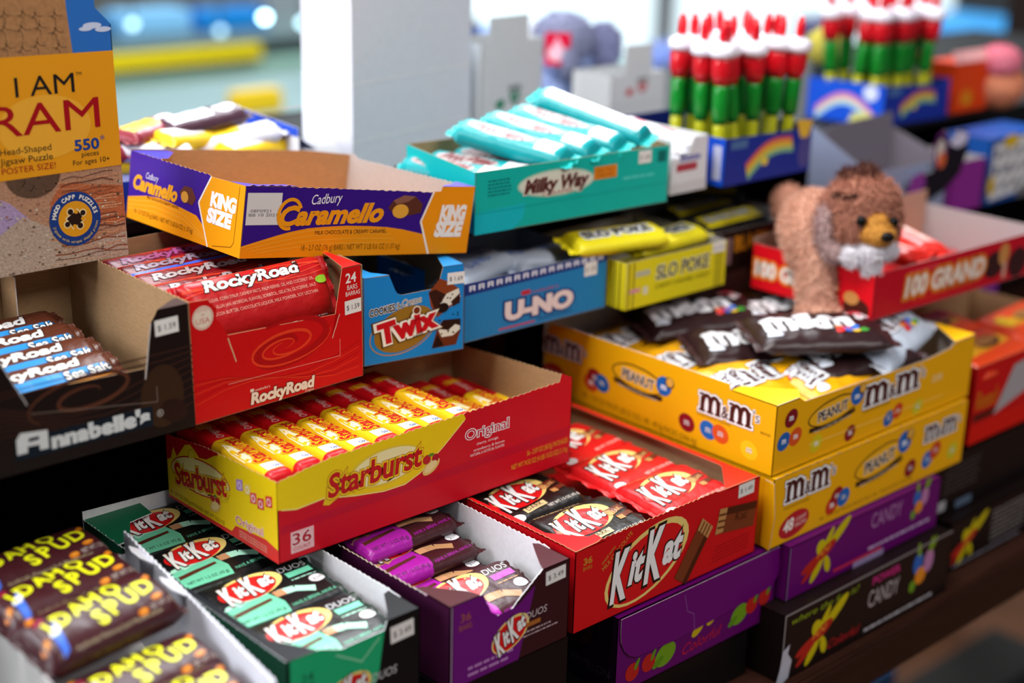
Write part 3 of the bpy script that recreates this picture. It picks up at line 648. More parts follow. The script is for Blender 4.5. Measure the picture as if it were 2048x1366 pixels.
b = Box('candy_box', 'red open box of caramel crunch bars with orange and white lettering, behind the plush', 'candy box', (.409, .047, Z2 - .0105), 275, 135, 43, X=(.246, -.007, 0), Y=(.0, 1, 0))
s = Sheet(); s.base([(0, 0), (275, 0), (275, 43), (0, 42.5)], P('#c40e24'), GREY)
s.text('100 GRAND', 46, 14, 17, P('#e8d9cc'), 6, w=128, bold=.05, shear=.12, out=P('#d9781e'), ow=.14)
s.rect(50, 34, 96, 37, P('#d83a4a'), 2); greek(s, 60, 6, 100, 3, P('#d83a1e'))
s.ell(190, 20, 17, 13, P('#3a1a1c'), 3); s.ell(206, 28, 9, 11, P('#c88a4a'), 4); s.ell(232, 16, 17, 15, P('#3a1a1c'), 3); s.rect(206, 4, 212, 20, P('#c8a08a'), 4)
b.put('front_panel', 'front', s)
s = Sheet(); s.base([(0, 0), (135, 0), (135, 42), (0, 43)], P('#d8101e'), GREY); s.text('100 GRAND', 4, 14, 13, P('#f0e4da'), 6, w=92, bold=.05, out=P('#e8831e'), ow=.14); s.ell(118, 8, 14, 9, P('#4a1c14'), 3); s.ell(112, 16, 8, 6, P('#c88a4a'), 3)
b.put('side_panel', 'left', s); b.shell(P('#c40e24'), GREY, ('front', 'left', 'top', 'back')); b.plain('back', P('#c40e24'), mat('#b59680', .85, 0, 'kraft'), [(0, 0), (275, 0), (275, 48), (0, 58)])

# ------------------------------------------------------------------ king size box, tilted over the boxes below
O = Vector((-.1095, .2447, .3535)); Xv = Vector((.1874, -.0341, -.0195)); Yv = Vector((-.0034, .158, .0005)); Zv = Vector((.0054, -.0035, .054))
b = Box('candy_box', 'tilted orange and purple king size caramel bar box, empty, in the centre', 'candy box', O, 192, 158, 54, X=Xv, Y=Yv, Z=Zv)
PU, OR_ = '#36157f', '#f0930f'
top = zig(2, 34, 54, 54, 3.4, .8) + zig(36, 156, 53, 49, 3.2, .6) + [(162, 50), (163, 53.5), (192, 54)]
s = Sheet(); s.base([(0, 0), (192, 0)] + top[::-1] + [(0, 54)], P(PU), KRAFT)
wv = [(0, 9), (14, 13), (28, 17), (38, 19.5), (52, 22), (65, 23), (84, 23.6), (103, 23), (118, 22), (132, 20), (150, 16)]
s.poly(wv + [(157, 0), (0, 0)], P(OR_), 1)
for k in range(4): s.line([(p[0] + 4 * k, p[1] * (.9 - .16 * k)) for p in wv[:9]], .6, P('#f6a930'), 2)
s.poly([(155.5, 49.5), (147, 26), (157, 0), (192, 0), (192, 54), (163, 53.5), (162, 50)], P(OR_), 2); s.line([(155.5, 49.5), (147, 26), (157, 0)], 1.6, P('#f4e8dc'), 3)
s.text('KING', 163, 27.5, 11, P('#f2ece6'), 4, w=24, bold=.07, shear=.18); s.text('SIZE', 160, 14.5, 11, P('#f2ece6'), 4, w=26, bold=.07, shear=.18)
s.text('Cadbury', 53, 40, 7.5, P('#f4f0f4'), 4, w=25, shear=.35, rot=.08); 
s.text('Caramello', 28, 24.5, 14, P('#f09a14'), 5, w=86, rot=.03, bold=.045, shear=.35); s.ring(36, 33, 10, 12.5, 2.6, P('#f09a14'), 6, rot=-.25, a0=.6, a1=5.2)
s.text('MILK CHOCOLATE & CREAMY CARAMEL', 58, 17, 3.2, P('#3a1c14'), 3, w=60, rot=.01); s.text('18 - 2.7 OZ (76 g) BARS / NET WT 3 LB 0.6 OZ (1.37 kg)', 48, 5, 4.4, P('#7a4a0c'), 3, w=83)
s.poly([(117, 37), (121, 43), (130, 47), (140, 46), (147, 40), (146, 33), (136, 31), (122, 33)], P('#5b2f22'), 3); s.poly([(121, 43), (130, 47), (140, 46), (134, 42), (124, 40)], P('#8a5a48'), 4); s.ell(128, 34.5, 7, 5.5, P('#e0a23a'), 5)
s.rect(2, 25, 29, 49, P('#d9d6d2'), 3)
s.text('08F0921', 5, 34.5, 2.2, P('#6a6668'), 4, w=16); s.text('BB 10 2021', 4, 31.5, 2.2, P('#6a6668'), 4, w=22)
b.put('front_panel', 'front', s)
s = Sheet(); D = 158
top = [(0, 54), (12, 54)] + zig(14, 112, 53.5, 53.5, 3.2, .8) + [(114, 53), (158, 54)]
s.base([(0, 0), (D, 0)] + top[::-1], P('#3f1a90'), KRAFT)
s.poly([(0, 0), (0, 17), (10, 19), (28, 22.5), (45, 24), (62, 23.5), (80, 22), (98, 20.5), (118, 9), (116, 0)], P('#f59d10'), 1)
for k in range(3): s.line([(0, 14 - 3 * k), (40, 20 - 4 * k), (80, 18 - 4 * k), (112, 6 - k)], .6, P('#fab23a'), 2)
s.poly([(116, 0), (100, 31), (114, 53), (158, 54), (158, 0)], P('#f7a50e'), 2); s.line([(116, 0), (100, 31), (114, 53)], 1.6, P('#fbf3ea'), 3); s.line([(151, 52), (149, 10), (146, 6), (122, 2)], .5, P('#8a5206'), 4)
s.text('KING', 115, 32, 10, P('#ffffff'), 4, w=34, bold=.07, shear=.12); s.text('SIZE', 112, 19.5, 10, P('#ffffff'), 4, w=33, bold=.07, shear=.12)
s.text('Cadbury', 25, 36, 5, P('#e8def4'), 4, w=18, shear=.35); s.text('Caramello', 7, 25.5, 11, P('#f0a41c'), 5, w=64, bold=.05, shear=.32)
s.text('MILK CHOCOLATE & CREAMY CARAMEL', 28, 20.5, 2.4, P('#5a2c10'), 3, w=46); s.text('18 - 2.7 OZ (76 g) BARS / NET WT 3 LB 0.6 OZ (1.37 kg)', 11, 6, 3.6, P('#7a4a0c'), 3, w=84)
s.poly([(73, 34), (80, 40), (90, 40), (96, 33), (92, 27), (80, 28)], P('#6a3826'), 3); s.ell(81, 31.5, 5, 4.4, P('#e0a23a'), 5)
b.put('side_panel', 'left', s)
b.plain('right', P(PU), GREY, [(0, 0), (D, 0), (D, 54), (150, 54)] + zig(146, 26, 51, 52, 3) + [(22, 54), (0, 54)]); b.plain('back', P(PU), KRAFT, [(0, 0), (192, 0), (192, 55), (40, 56), (0, 53)]); b.plain('bottom', P(OR_), KRAFT)
s = Sheet(); s.base([(0, 0), (40, 0), (34, 7), (12, 7), (0, 20)], P('#4a24a8'), KRAFT); b.put('top_flap', 'top', s)
s = Sheet(); s.base([(163, 0), (192, 0), (192, 22), (178, 10), (165, 3)], P('#5a3ac0'), KRAFT); b.put('top_flap', 'top', s)
s = Sheet(); s.base([(0, 118), (9, 120), (30, 150), (30, 158), (0, 158)], P('#3a2ab0'), KRAFT); b.put('top_flap', 'top', s)

# ------------------------------------------------------------------ teal box on the top shelf
TE = '#12b3a6'
b = Box('candy_box', 'teal open box of teal wrapped caramel bars, behind the orange box', 'candy box', (.0895, .2135, Z3 + .0005), 214, 126, 51, X=(.219, -.0145, 0), Y=(.03, .126, 0))
s = Sheet(); s.base([(0, 0), (214, 0), (214, 51), (0, 51)], P(TE), KRAFT)
s.ell(85, 33, 42, 11.5, P('#9fc9b0'), 2, rot=-.02); s.ell(85, 33, 40, 10, P('#d8dccb'), 3, rot=-.02)
s.text('Milky Way', 50, 27.5, 11, P('#5a2f28'), 6, w=71, shear=.25, bold=.05, out=P('#e8ddd0'), ow=.05); s.text('CARAMEL', 70, 23.5, 3, P('#b05a4a'), 5, w=34)
s.rect(126, 30, 152, 41, P('#e0861c'), 5); s.text('SALTED', 129, 36, 3.4, P('#a8501a'), 6, w=20); s.text('CARAMEL', 129, 31.6, 3.4, P('#a8501a'), 6, w=20)
for i in range(5): greek(s, 13, 30 + i * 2.9, 24, 1.8, P('#0c6f70'))
greek(s, 160, 26, 36, 3.4, P('#52cdbf')); s.rect(200, 37, 210, 47, P('#0b6a66'), 2); s.poly([(0, 0), (40, 0), (50, 8), (52, 20), (0, 18)], P('#14b8c4'), 1); s.line([(0, 17), (214, 18)], .6, P('#0d9a90'), 2)
fp = b.put('front_panel', 'front', s); b.sticker('front', 177, 38, 15, 11, '$ 1.69', 0, fp)
b.shell(P('#19c3c4'), KRAFT, ('front', 'top'))

# ------------------------------------------------------------------ the small wafer bar boxes at the front
MB = '#38161c'
b = Box('candy_box', 'maroon and purple open box of mocha wafer bars, left of the big red box', 'candy box', (-.1165, -.002, .1135), 109, 213, 61.5)
notch = zig(28, 36, 62, 46, 1.8, .4) + [(42, 41), (50, 39.5), (56, 42)] + zig(58, 82, 44, 61, 1.8, .4)
s = Sheet(); s.base([(0, 0), (109, 0), (109, 61.5), (83, 61.5)] + notch[::-1] + [(26, 61.5), (0, 61.5)], P(MB), WHITEB)
s.poly([(3, 0), (3, 61), (27, 61)] + notch[1:6] + [(60, 42), (76, 52), (74, 44), (62, 0)], P('#6b1478'), 1)
s.line([(1.5, 0), (1.5, 61)], 1.0, P('#a88ab0'), 3); s.text('36', 9, 47, 6, P('#a85a2a'), 3, w=9); s.text('BARS', 8, 41, 4, P('#a85a2a'), 3, w=11)
kk_logo(s, 54, 23, 18, 11.5, .42, 3, full=True); s.text('DUOS', 68, 28, 5.4, P('#c9b8bc'), 4, w=20, rot=.02, shear=.15); s.rect(66, 22, 82, 25.5, P('#a8642c'), 3); greek(s, 66, 18, 26, 1.8, P('#b8a0a4')); greek(s, 66, 15, 34, 1.6, P('#b8a0a4'))
greek(s, 16, 9, 44, 3.2, P('#b07ab8')); greek(s, 16, 4, 40, 3.2, P('#b07ab8'))
fp = b.put('front_panel', 'front', s); b.sticker('front', 86, 48, 19, 10.5, '$ 3.49', .03, fp)
b.plain('left', P('#3a1230'), WHITEB, [(0, 0), (213, 0), (213, 61.5), (190, 61.5)] + zig(188, 0, 60, 60, 2.6, 1.0), me=EDGE)
b.plain('right', P(MB), WHITEB, [(0, 0), (213, 0), (213, 62)] + zig(211, 26, 61.5, 62, 2.6, 1.0) + [(20, 61.5), (0, 61.5)]); b.plain('back', P(MB), WHITEB); b.plain('bottom', P(MB), WHITEB)
s = Sheet(); s.base([(0, 0), (27, 0), (24, 10), (5, 34), (0, 36)], P('#4a2026'), WHITEB); b.put('top_flap', 'top', s)
s = Sheet(); s.base([(83, 0), (109, 0), (109, 30), (105, 34), (98, 24), (86, 6)], P('#4a2026'), WHITEB); b.put('top_flap', 'top', s)

b = Box('candy_box', 'black and green open box of mint wafer bars in the front row', 'candy box', (-.2345, .0105, .1135), 103, 257, 61.5)
s = Sheet()
s.base([(0, 0), (103, 0), (103, 61.5), (76, 61.5), (74, 56), (40, 55), (24, 61), (0, 61.5)], P('#101214'), WHITEB)
s.poly([(2, 0), (2, 61), (24, 60.5), (40, 54.6), (74, 55.6), (70, 30), (60, 0)], P('#1fae74'), 1)
s.text('24', 10, 42, 6, P('#14523a'), 3, w=9); s.text('BARS', 9, 37, 4, P('#14523a'), 3, w=11); s.line(zig(36, 56, 52, 40, 2, .6) + zig(56, 70, 40, 52, 2, .6), 1.2, P('#8fd8ae'), 3)
kk_logo(s, 44, 22, 20, 12, .3, 3, full=True); s.text('DUOS', 64, 22, 6, P('#c9c9cc'), 4, w=20, shear=.15)
fp = b.put('front_panel', 'front', s); b.sticker('front', 79, 44, 19, 12, '$ 3.49', .03, fp)
b.plain('left', P('#17503a'), WHITEB, [(0, 0), (257, 0), (257, 61)] + zig(255, 2, 60, 61, 2.6, .8)); b.plain('right', P('#101214'), WHITEB, [(0, 0), (257, 0), (257, 62)] + zig(255, 30, 61.5, 62, 2.6, .8) + [(20, 61.5), (0, 61.5)]); b.plain('back', P('#101214'), WHITEB, [(0, 0), (103, 0), (103, 68), (0, 64)]); b.plain('bottom', P('#101214'), WHITEB)
s = Sheet(); s.base([(0, 0), (22, 0), (6, 30), (4, 120), (0, 120)], P('#262a30'), WHITEB); b.put('top_flap', 'top', s)
s = Sheet(); s.base([(76, 0), (103, 0), (103, 32), (97, 30), (84, 10)], P('#22262a'), WHITEB); b.put('top_flap', 'top', s)

s = Sheet(); s.base([(0, 205), (10, 206), (24, 232), (44, 236), (46, 257), (0, 257)], P('#176a48'), WHITEB); b.put('top_flap', 'top', s)
b = Box('candy_box', 'white card box of brown marshmallow bars at the lower left corner', 'candy box', (-.3715, -.012, .113), 108, 232, 76, yaw=-7.5)
s = Sheet(); s.base([(0, 0), (108, 0), (108, 74), (0, 72)], P('#d9d6d2'), WHITEB); fp = b.put('front_panel', 'front', s); b.sticker('front', 82, 56, 22, 12, '$ 1.59', 0, fp)
b.plain('right', P('#cfd0da'), mat('#e2e3ee', .6, 0, 'board'), [(0, 0), (232, 0), (232, 77)] + zig(230, 4, 76, 75, 3.4, 1.6), th=1.6); b.plain('left', P('#d9d6d2'), GREY, th=1.2); b.plain('back', P('#3a1a1c'), WHITEB, [(0, 0), (108, 0), (108, 60), (0, 60)]); b.plain('bottom', P('#d9d6d2'), WHITEB)
carton('candy_box', 'plain black carton at the bottom, under the white card box', (-.372, .0, .0005), 112, 232, 112, '#100d0e')
for k in range(2):
    s = Sheet(); s.base(zig(0, 26, 0, 0, 3, .6) + [(24, 11), (14, 14), (3, 11)], mat('#e8e8f2', .6, 0, 'board'), WHITEB); link('torn_flap', s.mesh(b.fn((107, 178 - 52 * k, 75), (0, 1, 0), (-.75, 0, .5), (.5, 0, .8)), 'torn_flap'), b.root)

# ------------------------------------------------------------------ wrapped bars: kinds
def body1(h): m = F(h); return lambda x, y, t: m
def kk_draw(dark, mid='#d8181c', sub=None):
    def d(s):
        kk_logo(s, -8, 3, 30, 18, .16, 3, mk=F, red='#d2161a')
        for x0, y0, x1, y1 in ((16, -2, 34, 8), (20, -10, 36, -2)):
            s.poly([(x0, y0), (x1, y0 + 3), (x1, y1), (x0, y1 - 2)], F('#6a2c18'), 8); s.rect(x0, y0, x0 + 6, y1 - 3, F('#c98e54'), 9)
        s.text('BREAK', 17, -3, 4, F('#e8b070'), 10, w=16, rot=.3)
        if dark: s.poly([(-20, -17), (4, -14), (4, -20), (-20, -23)], F('#d9bf8c'), 7); s.text('DARK', -17, -21, 4.4, F('#33160e'), 9, w=18, rot=.12)
        s.text('NET WT 1.5 OZ (42 g)', 2, -24, 3, F('#efe6dc'), 4, w=34, rot=.05)
        s.text('HAVE A BREAK, HAVE A', -34, 25, 2.8, F('#caa878') if dark else F('#f08a5a'), 4, w=46)
        s.ell(-30, -24, 6, 4, F('#e8e4e6'), 4)
    return d
kind('kk_red', 'candy_bar', 'candy bar', 78, 60, 11, kk_draw(False), body1('#d8161a'), F('#d8161a'), 5.5, p=6, end=4)
kind('kk_dark', 'candy_bar', 'candy bar', 78, 60, 11, kk_draw(True), body1('#15100f'), F('#15100f'), 5.5, p=6, end=4)
def duo_draw(c, pale, name):
    def d(s):
        s.poly([(-41, -27), (-2, -27), (0, -16), (-4, -2), (-41, -6)], F(c), 1); s.poly([(-41, -6), (-4, -2), (-6, 2), (-41, -2)], F(pale), 2)
        s.poly([(-38, -16), (-6, -11), (-6, -8), (-38, -12)], F('#5a2a1a'), 3)
        kk_logo(s, -12, 10, 25, 14, .10, 4, mk=F); s.text('DUOS', 16, 14, 6, F('#d8d8dc'), 5, w=22, shear=.15)
        s.rect(18, 6, 38, 12, F(c), 4); greek(s, 18, 2, 22, 1.6, F(pale), 4); s.ell(34, -4, 6, 4.6, F('#e6e4e8'), 4); s.text('210', 34, -6, 3, F('#33343a'), 6, w=7, al='c')
        for x0, y0, x1, y1 in ((2, -6, 26, -14), (-30, -4, -6, 2)): s.line([(x0, y0), ((x0 + x1) / 2, (y0 + y1) / 2 + 3), (x1, y1)], 7, F(pale), 4)
        s.rect(-2, -10, 6, -3, F('#c9926a'), 6); s.text('HAVE A BREAK, HAVE A', 2, -24, 3, F(c), 4, w=36, rot=.06); s.text('NET WT 1.5 OZ (42 g)', -36, -24, 3, F('#16322a'), 4, w=32)
    return d
kind('mint', 'candy_bar', 'candy bar', 84, 62, 11, duo_draw('#74d6b0', '#b4efd6', 'mint'), body1('#121416'), F('#23382f'), 5.5, p=6, end=4)
MG, MR = F('#a4189c'), F('#3d171c')
kind('mocha', 'candy_bar', 'candy bar', 84, 54, 13, duo_draw('#a81fa0', '#b98a60', 'mocha'), lambda x, y, t: MG if x < -4 else MR, F('#3d171c'), 7, p=7, end=4)
SR, SYl = F('#d2101c'), F('#f3c21a')
def st_draw(s):
    burst_word(s, -41, -6.5, 50, 12.5, 0, mk=F, lay=6)
    s.poly([(-40, 6), (-30, 9.4), (-12, 9.2), (4, 7), (-6, 2), (-28, 1)], F('#f6e8c4'), 1)
    s.rect(-54, -7, -43, 6, F('#dfe6f6'), 3); s.text('240', -49, -4, 4, F('#33407a'), 5, w=8, rot=PI / 2, al='c')
    s.text('Original', 15, -3, 6, F('#f4d8d0'), 4, w=22); s.rect(36, -8, 44, 8, F('#e8a41a'), 2)
kind('stick', 'candy_stick', 'candy stick', 126, 21.6, 20, st_draw, lambda x, y, t: SR if x > 11 or x < -56 else SYl, SR, 5, p=5.5, end=3.5, wob=.5)
def rr_draw(c, t2, blue=None, ing=False, over=None):
    def d(s):
        if blue:
            s.rect(-60, -6, 60, 3, F(blue), 1); s.rect(-60, -9.5, 60, -8, F('#d98a1e'), 1)
        s.text('RockyRoad', -46, 13 if ing else (5.5 if blue else 3), 8, F(t2), 5, w=84, bold=.04, shear=.2, out=F('#2a0c0a'), ow=.04)
        if over: s.text(over, 20, -5, 7, F('#f6f4f0'), 9, w=34, bold=.02, shear=.1, out=F('#14304a') if not ing else F('#7a0c10'), ow=.06)
        if ing:
            for i, tx in enumerate(('SUGAR, CORN SYRUP, CASHEW NUTS, PALM KERNEL OIL AND COCONUT OIL,', 'VANILLIN (AN ARTIFICIAL FLAVOR), SORBITOL, GELATIN, GLYCERINE, SALT', 'COCOA BUTTER, CHOCOLATE LIQUOR, MILK POWDER, SOY LECITHIN')): s.text(tx, -46, 5 - 5 * i, 2.4, F('#e8a898'), 3, w=92)
            s.ell(52, 4, 5.5, 3, F('#8fc02a'), 6)
        for k in range(5): s.line([(-60 + 20 * i, 12 + 1.4 * k + 3 * math.sin(i + k)) for i in range(7)], .6, F('#e8432a' if c != '#4a2014' else '#6a3a24'), 1)
    return d
kind('rr', 'candy_bar', 'candy bar', 122, 46, 22, rr_draw('#b50f14', '#efe4dc', None, True, None), body1('#b50f14'), F('#c21c24'), 8, p=3)
kind('rr_orig', 'candy_bar', 'candy bar', 122, 44, 20, rr_draw('#a80d12', '#efe4dc', None, False, 'Original'), body1('#a80d12'), F('#c21c24'), 8, p=3)
kind('rr_dark', 'candy_bar', 'candy bar', 118, 40, 18, rr_draw('#6a0c14', '#a8989a'), body1('#7a0d16'), F('#8a1020'), 8, p=3)  # letter colour dimmed for the shade inside the box
kind('rr_blue', 'candy_bar', 'candy bar', 118, 40, 18, rr_draw('#7a0c14', '#9a8498', '#3f66e0'), body1('#7a0c14'), F('#8a1030'), 8, p=3)
kind('rr_mag', 'candy_bar', 'candy bar', 118, 40, 18, rr_draw('#8a0c40', '#a8508a'), body1('#8e0c34'), F('#b01a4a'), 8, p=3)
kind('rr_top', 'candy_bar', 'candy bar', 118, 40, 18, rr_draw('#a0101c', '#e8e0f0', '#4a6a4a'), body1('#a8101c'), F('#b01a2a'), 8, p=3)
kind('salt', 'candy_bar', 'candy bar', 124, 40, 17, rr_draw('#4a2014', '#eceae8', '#2b8ad0', False, 'Sea Salt'), body1('#5a2c1c'), F('#5a2c1c'), 7, p=3)
def spud_draw(s):
    Yc = F('#e4e41a')
    for i, (ch, x, y, r) in enumerate((('I', -36, -4, .25), ('D', -29, -1, .2), ('A', -17, 2, .12), ('H', -5, 5, .02), ('O', 8, 6.5, -.1))): s.text(ch, x, y, 10.5, Yc, 5, rot=r, bold=.035)
    for i, (ch, x, y, r) in enumerate((('S', -8, -10, .12), ('P', 3, -7, .14), ('U', 14.5, -4.5, .12), ('D', 27, -2, .08))): s.text(ch, x, y - 2, 11.5, Yc, 5, rot=r, bold=.035)
    for x, y, a in ((39, 8, .5), (-40, 14, .9), (-44, -8, 1), (20, -15, .2), (34, -9, .1)): s.ell(x, y, 4, 2.3, F('#c06a14'), 3, rot=a); s.ell(x + .6, y + .4, 2.4, 1.0, F('#d98c2a'), 4, rot=a)
    s.poly([(-38, -5), (-31, -4), (-34, -17), (-39, -20)], F('#3f6cd4'), 2); s.ell(-34, -2, 5.5, 2.8, F('#e8ecf6'), 3, rot=.7); s.ell(-30, 4, 2.4, 1.6, F('#3f6cd4'), 4, rot=.5); s.poly([(-42, 10), (-34, 13), (-34, 8), (-42, 7)], F('#8a1038'), 2)
    s.text('NET WT 1.5 OZ', 26, -16, 3.4, F('#b8a8a0'), 4, w=20); s.text('Artificially Flavored Soft Marshmallow', -30, -19, 2.4, F('#a89a78'), 4, w=62)
kind('spud', 'candy_bar', 'candy bar', 96, 46, 25, spud_draw, body1('#3c141a'), F('#3c141a'), 3.5, p=2.8, end=8)
kind('silver', 'candy_bar', 'candy bar', 92, 30, 18, lambda s: (s.text('U-NO', -20, -5, 10, F('#7a90c8'), 3, w=40, bold=.05)), body1('#b9c3d4'), F('#c8d2e4'), 8, p=2.6, wob=1.2)
kind('slo', 'candy_bar', 'candy bar', 96, 34, 16, lambda s: s.text('SLO POKE', -36, -5, 10, F('#2f2e20'), 4, w=70, bold=.05, out=F('#e8ecf0'), ow=.12), body1('#e8d81c'), F('#e8d81c'), 8, p=3, wob=.8)
kind('cow', 'candy_bar', 'candy bar', 96, 34, 14, lambda s: (s.poly([(-44, -12), (40, -12), (44, 10), (-40, 10)], F('#dcc81a'), 1), s.text('BLACK COW', -34, -3, 8, F('#c8ccd8'), 4, w=66, bold=.05, out=F('#1a1a18'), ow=.08)), body1('#17140e'), F('#1a1810'), 8, p=3, wob=.8)
kind('teal', 'candy_bar', 'candy bar', 108, 27, 20, lambda s: (s.rect(-46, -9, -26, 9, F('#e6ecf4'), 1), s.ell(12, 0, 32, 7.5, F('#b8a4a4'), 2), s.text('Milky Way', -16, -4, 9, F('#7d3c40'), 5, w=56, shear=.3, bold=.05)), body1('#0a989e'), F('#20c0c0'), 8, p=3, wob=.8)
kind('tealw', 'candy_bar', 'candy bar', 108, 27, 20, lambda s: (s.rect(-48, -8, 46, 8, F('#e9eef8'), 1), greek(s, -30, -2, 40, 3, F('#9aa8b8'))), body1('#0a989e'), F('#20c0c0'), 8, p=3, wob=.8)
kind('grand', 'candy_bar', 'candy bar', 112, 34, 18, lambda s: (s.rect(-48, -6, 50, 7, F('#f0a8a8'), 1), s.text('100 GRAND', -40, -4, 9, F('#f6ece6'), 4, w=80, bold=.05, out=F('#e8632e'), ow=.1)), body1('#e0281c'), F('#e0281c'), 8, p=3)  # pink band is a highlight painted onto the wrapper
def bag_draw(fill, wh, ed, badge):
    def d(s):
        _P = globals()['P']
        if wh == '#3a2020': s.text('m&m', -50, -13, 32, F(fill), 5, w=80, bold=.045); s.text("'s", 32, 4, 16, F(fill), 5, w=12, bold=.04)
        else: mm_logo(s, -50, -12, 88, 25, fill, 5, white=wh, edge=ed)
        for i in range(7): s.ell(14 + 7 * (i % 4), -19 + 5 * (i // 4), 4, 3.2, F(['#d22a2a', '#2a6ad0', '#e8c01c', '#3a9a3a', '#e07a1e', '#d22a2a', '#2a6ad0'][i]), 8)
        s.poly([(34, 24), (54, 22), (54, 6), (38, 8)], F(badge), 6); s.ell(45, 12, 6, 4, F('#eef0f4'), 8); s.ell(-44, -20, 7, 5, F('#dfe4f0'), 5)
    return d
kind('brown_bag', 'candy_bag', 'candy bag', 116, 72, 22, bag_draw('#ecebf0', '#3a2020', '#2e1818', '#d0203c'), body1('#2c1719'), F('#3a2022'), 7, p=2.4, end=16, wob=3.0)
kind('white_bag', 'candy_bag', 'candy bag', 116, 72, 22, bag_draw('#4a2420', '#e4e8f2', '#4a2420', '#d0203c'), body1('#b9c2d2'), F('#c9ccd6'), 7, p=2.4, end=16, wob=2.6)
kind('yellow_bag', 'candy_bag', 'candy bag', 116, 72, 22, bag_draw('#4a2420', '#eceff6', '#4a2420', '#e8c01c'), body1('#efaa0c'), F('#efb21c'), 7, p=2.4, end=16, wob=2.6)
kind('cup_pack', 'candy_pack', 'candy pack', 110, 60, 16, lambda s: (s.rect(-40, -6, 40, 8, F('#e8a01c'), 1), s.ell(10, 4, 22, 9, F('#4a2014'), 3), s.ell(10, 7, 20, 7, F('#a8703c'), 4), s.ell(-34, 6, 12, 10, F('#f0c01c'), 3)), body1('#e8481a'), F('#e8481a'), 6, p=4)

# ------------------------------------------------------------------ wrapped bars: every one in the photograph
SC = lambda i: ('first', 'second', 'third', 'fourth', 'fifth', 'sixth', 'seventh', 'eighth')[i]
for i in range(8):
    bar('stick', 'yellow and red fruit chew stick, ' + SC(i) + ' from the left in the top layer', -.169 + .0135 + i * .0231, .187 + random.uniform(-.002, .002), .2185 + (.001 if i % 3 else 0), 90 + random.uniform(-1.5, 1.5), group='fruit chew sticks in the yellow and red box')
for i in range(3):
    bar('stick', 'yellow and red fruit chew stick in the sunken layer at right, ' + SC(i) + ' from the left', -.169 + .0135 + (8 + i) * .0231 + .004, .189, .199, 90 + random.uniform(-3, 2), group='fruit chew sticks in the yellow and red box')
bar('stick', 'fruit chew stick turned on its side against the right wall of the box', -.169 + .0135 + 11 * .0231, .188, .199, 90, 80, group='fruit chew sticks in the yellow and red box')
for i in range(8): bar('stick', 'fruit chew stick lying in the layer below the ' + SC(i) + ' stick from the left', -.169 + .0135 + i * .0231, .187, .1985, 90, group='fruit chew sticks in the yellow and red box')
G = 'wafer bars in the big red box'
bar('kk_dark', 'black wrapped dark wafer bar at the back left of the red box', .0475, .102, .160, 1, 3, group=G)
bar('kk_dark', 'black wrapped dark wafer bar at the front left of the red box', .055, .039, .159, -2, 5, group=G)
bar('kk_red', 'red wrapped wafer bar at the back, half under the yellow and red box', .152, .156, .159, 5, 2, group=G)
bar('kk_red', 'red wrapped wafer bar in the middle of the red box, by its right wall', .150, .097, .159, 2, 3, group=G)
bar('kk_red', 'red wrapped wafer bar at the front right of the red box', .1475, .038, .160, -1, 5, group=G)
G = 'mint wafer bars'
for i, (y, z, n) in enumerate(((.236, .157, 'rearmost, under the yellow and red box'), (.173, .157, 'second from the back'), (.104, .157, 'second from the front, with its whole face showing'), (.0475, .153, 'front one, half behind the green front panel'))):
    bar('mint', 'black and mint green wafer bar, ' + n, -.1835, y, z, random.uniform(-1, 1.0), 5, group=G)
G = 'mocha wafer bars'
for y, z, n, rx in ((.128, .159, 'top of the stepped stack at the back', 3), (.104, .1465, 'second of the stepped stack', 3), (.081, .134, 'third of the stepped stack', 3), (.0315, .141, 'front one with red logo facing up', 12)):
    bar('mocha', 'magenta and maroon wafer bar, ' + n, -.062, y, z, 1, rx, group=G)
G = 'brown marshmallow bars in the white card box'
for x, y, z, rz, rx, n in ((-.309, .188, .179, 7, 6, 'rearmost in the upper layer'), (-.3105, .146, .178, 8, 8, 'middle one of the upper layer'), (-.3135, .096, .182, 9, 16, 'front one of the upper layer, with blue mark'), (-.3075, .055, .156, 6, 8, 'behind the frontmost in the lower layer'), (-.312, .014, .155, 5, 8, 'frontmost in the lower layer')):
    bar('spud', 'dark brown wrapped bar with yellow letters, ' + n, x, y, z, rz, rx, group=G)
G = 'red marshmallow bars'
for key, x, y, z, rx, n in (('rr', -.113, .229, .3235, 64, 'bright red marshmallow bar leaning at the front with small print on its side'), ('rr_orig', -.113, .222, .2985, 40, 'red marshmallow bar marked Original, lowest behind the front panel'), ('rr_dark', -.114, .262, .318, 24, 'maroon marshmallow bar behind the bright red leaning one'), ('rr_dark', -.114, .286, .320, 22, 'maroon marshmallow bar with shade-dimmed letters, second row behind the leaning one'), ('rr_blue', -.114, .309, .321, 22, 'maroon marshmallow bar with a blue stripe'), ('rr_mag', -.114, .330, .322, 18, 'magenta marshmallow bar near the back of the red box')):
    bar(key, n, x, y, z, 3, rx, group=G)
bar('rr_top', 'red marshmallow bar with green stripe lying on the shelf behind the red box', -.128, .392, .300, 0, 10, group=G)
G = 'sea salt marshmallow bars'
for i, (y, z, n) in enumerate(((.232, .288, 'front one with Sea Salt lettering'), (.256, .292, 'second from the front'), (.283, .295, 'third from the front'), (.311, .297, 'rearmost'))):
    bar('salt', 'brown and blue striped marshmallow bar, ' + n, -.281, y, z, 4, 26, group=G)
G = 'silver wrapped bars'
for x, y, z, rz, n in ((.112, .236, .297, 20, 'at the left, under the orange box'), (.155, .252, .294, -25, 'in the middle'), (.198, .250, .291, 12, 'at the right'), (.118, .274, .295, -8, 'at the back left')):
    bar('silver', 'silver wrapped bar in the blue box, ' + n, x, y, z, rz, group=G)
G = 'yellow caramel bars'
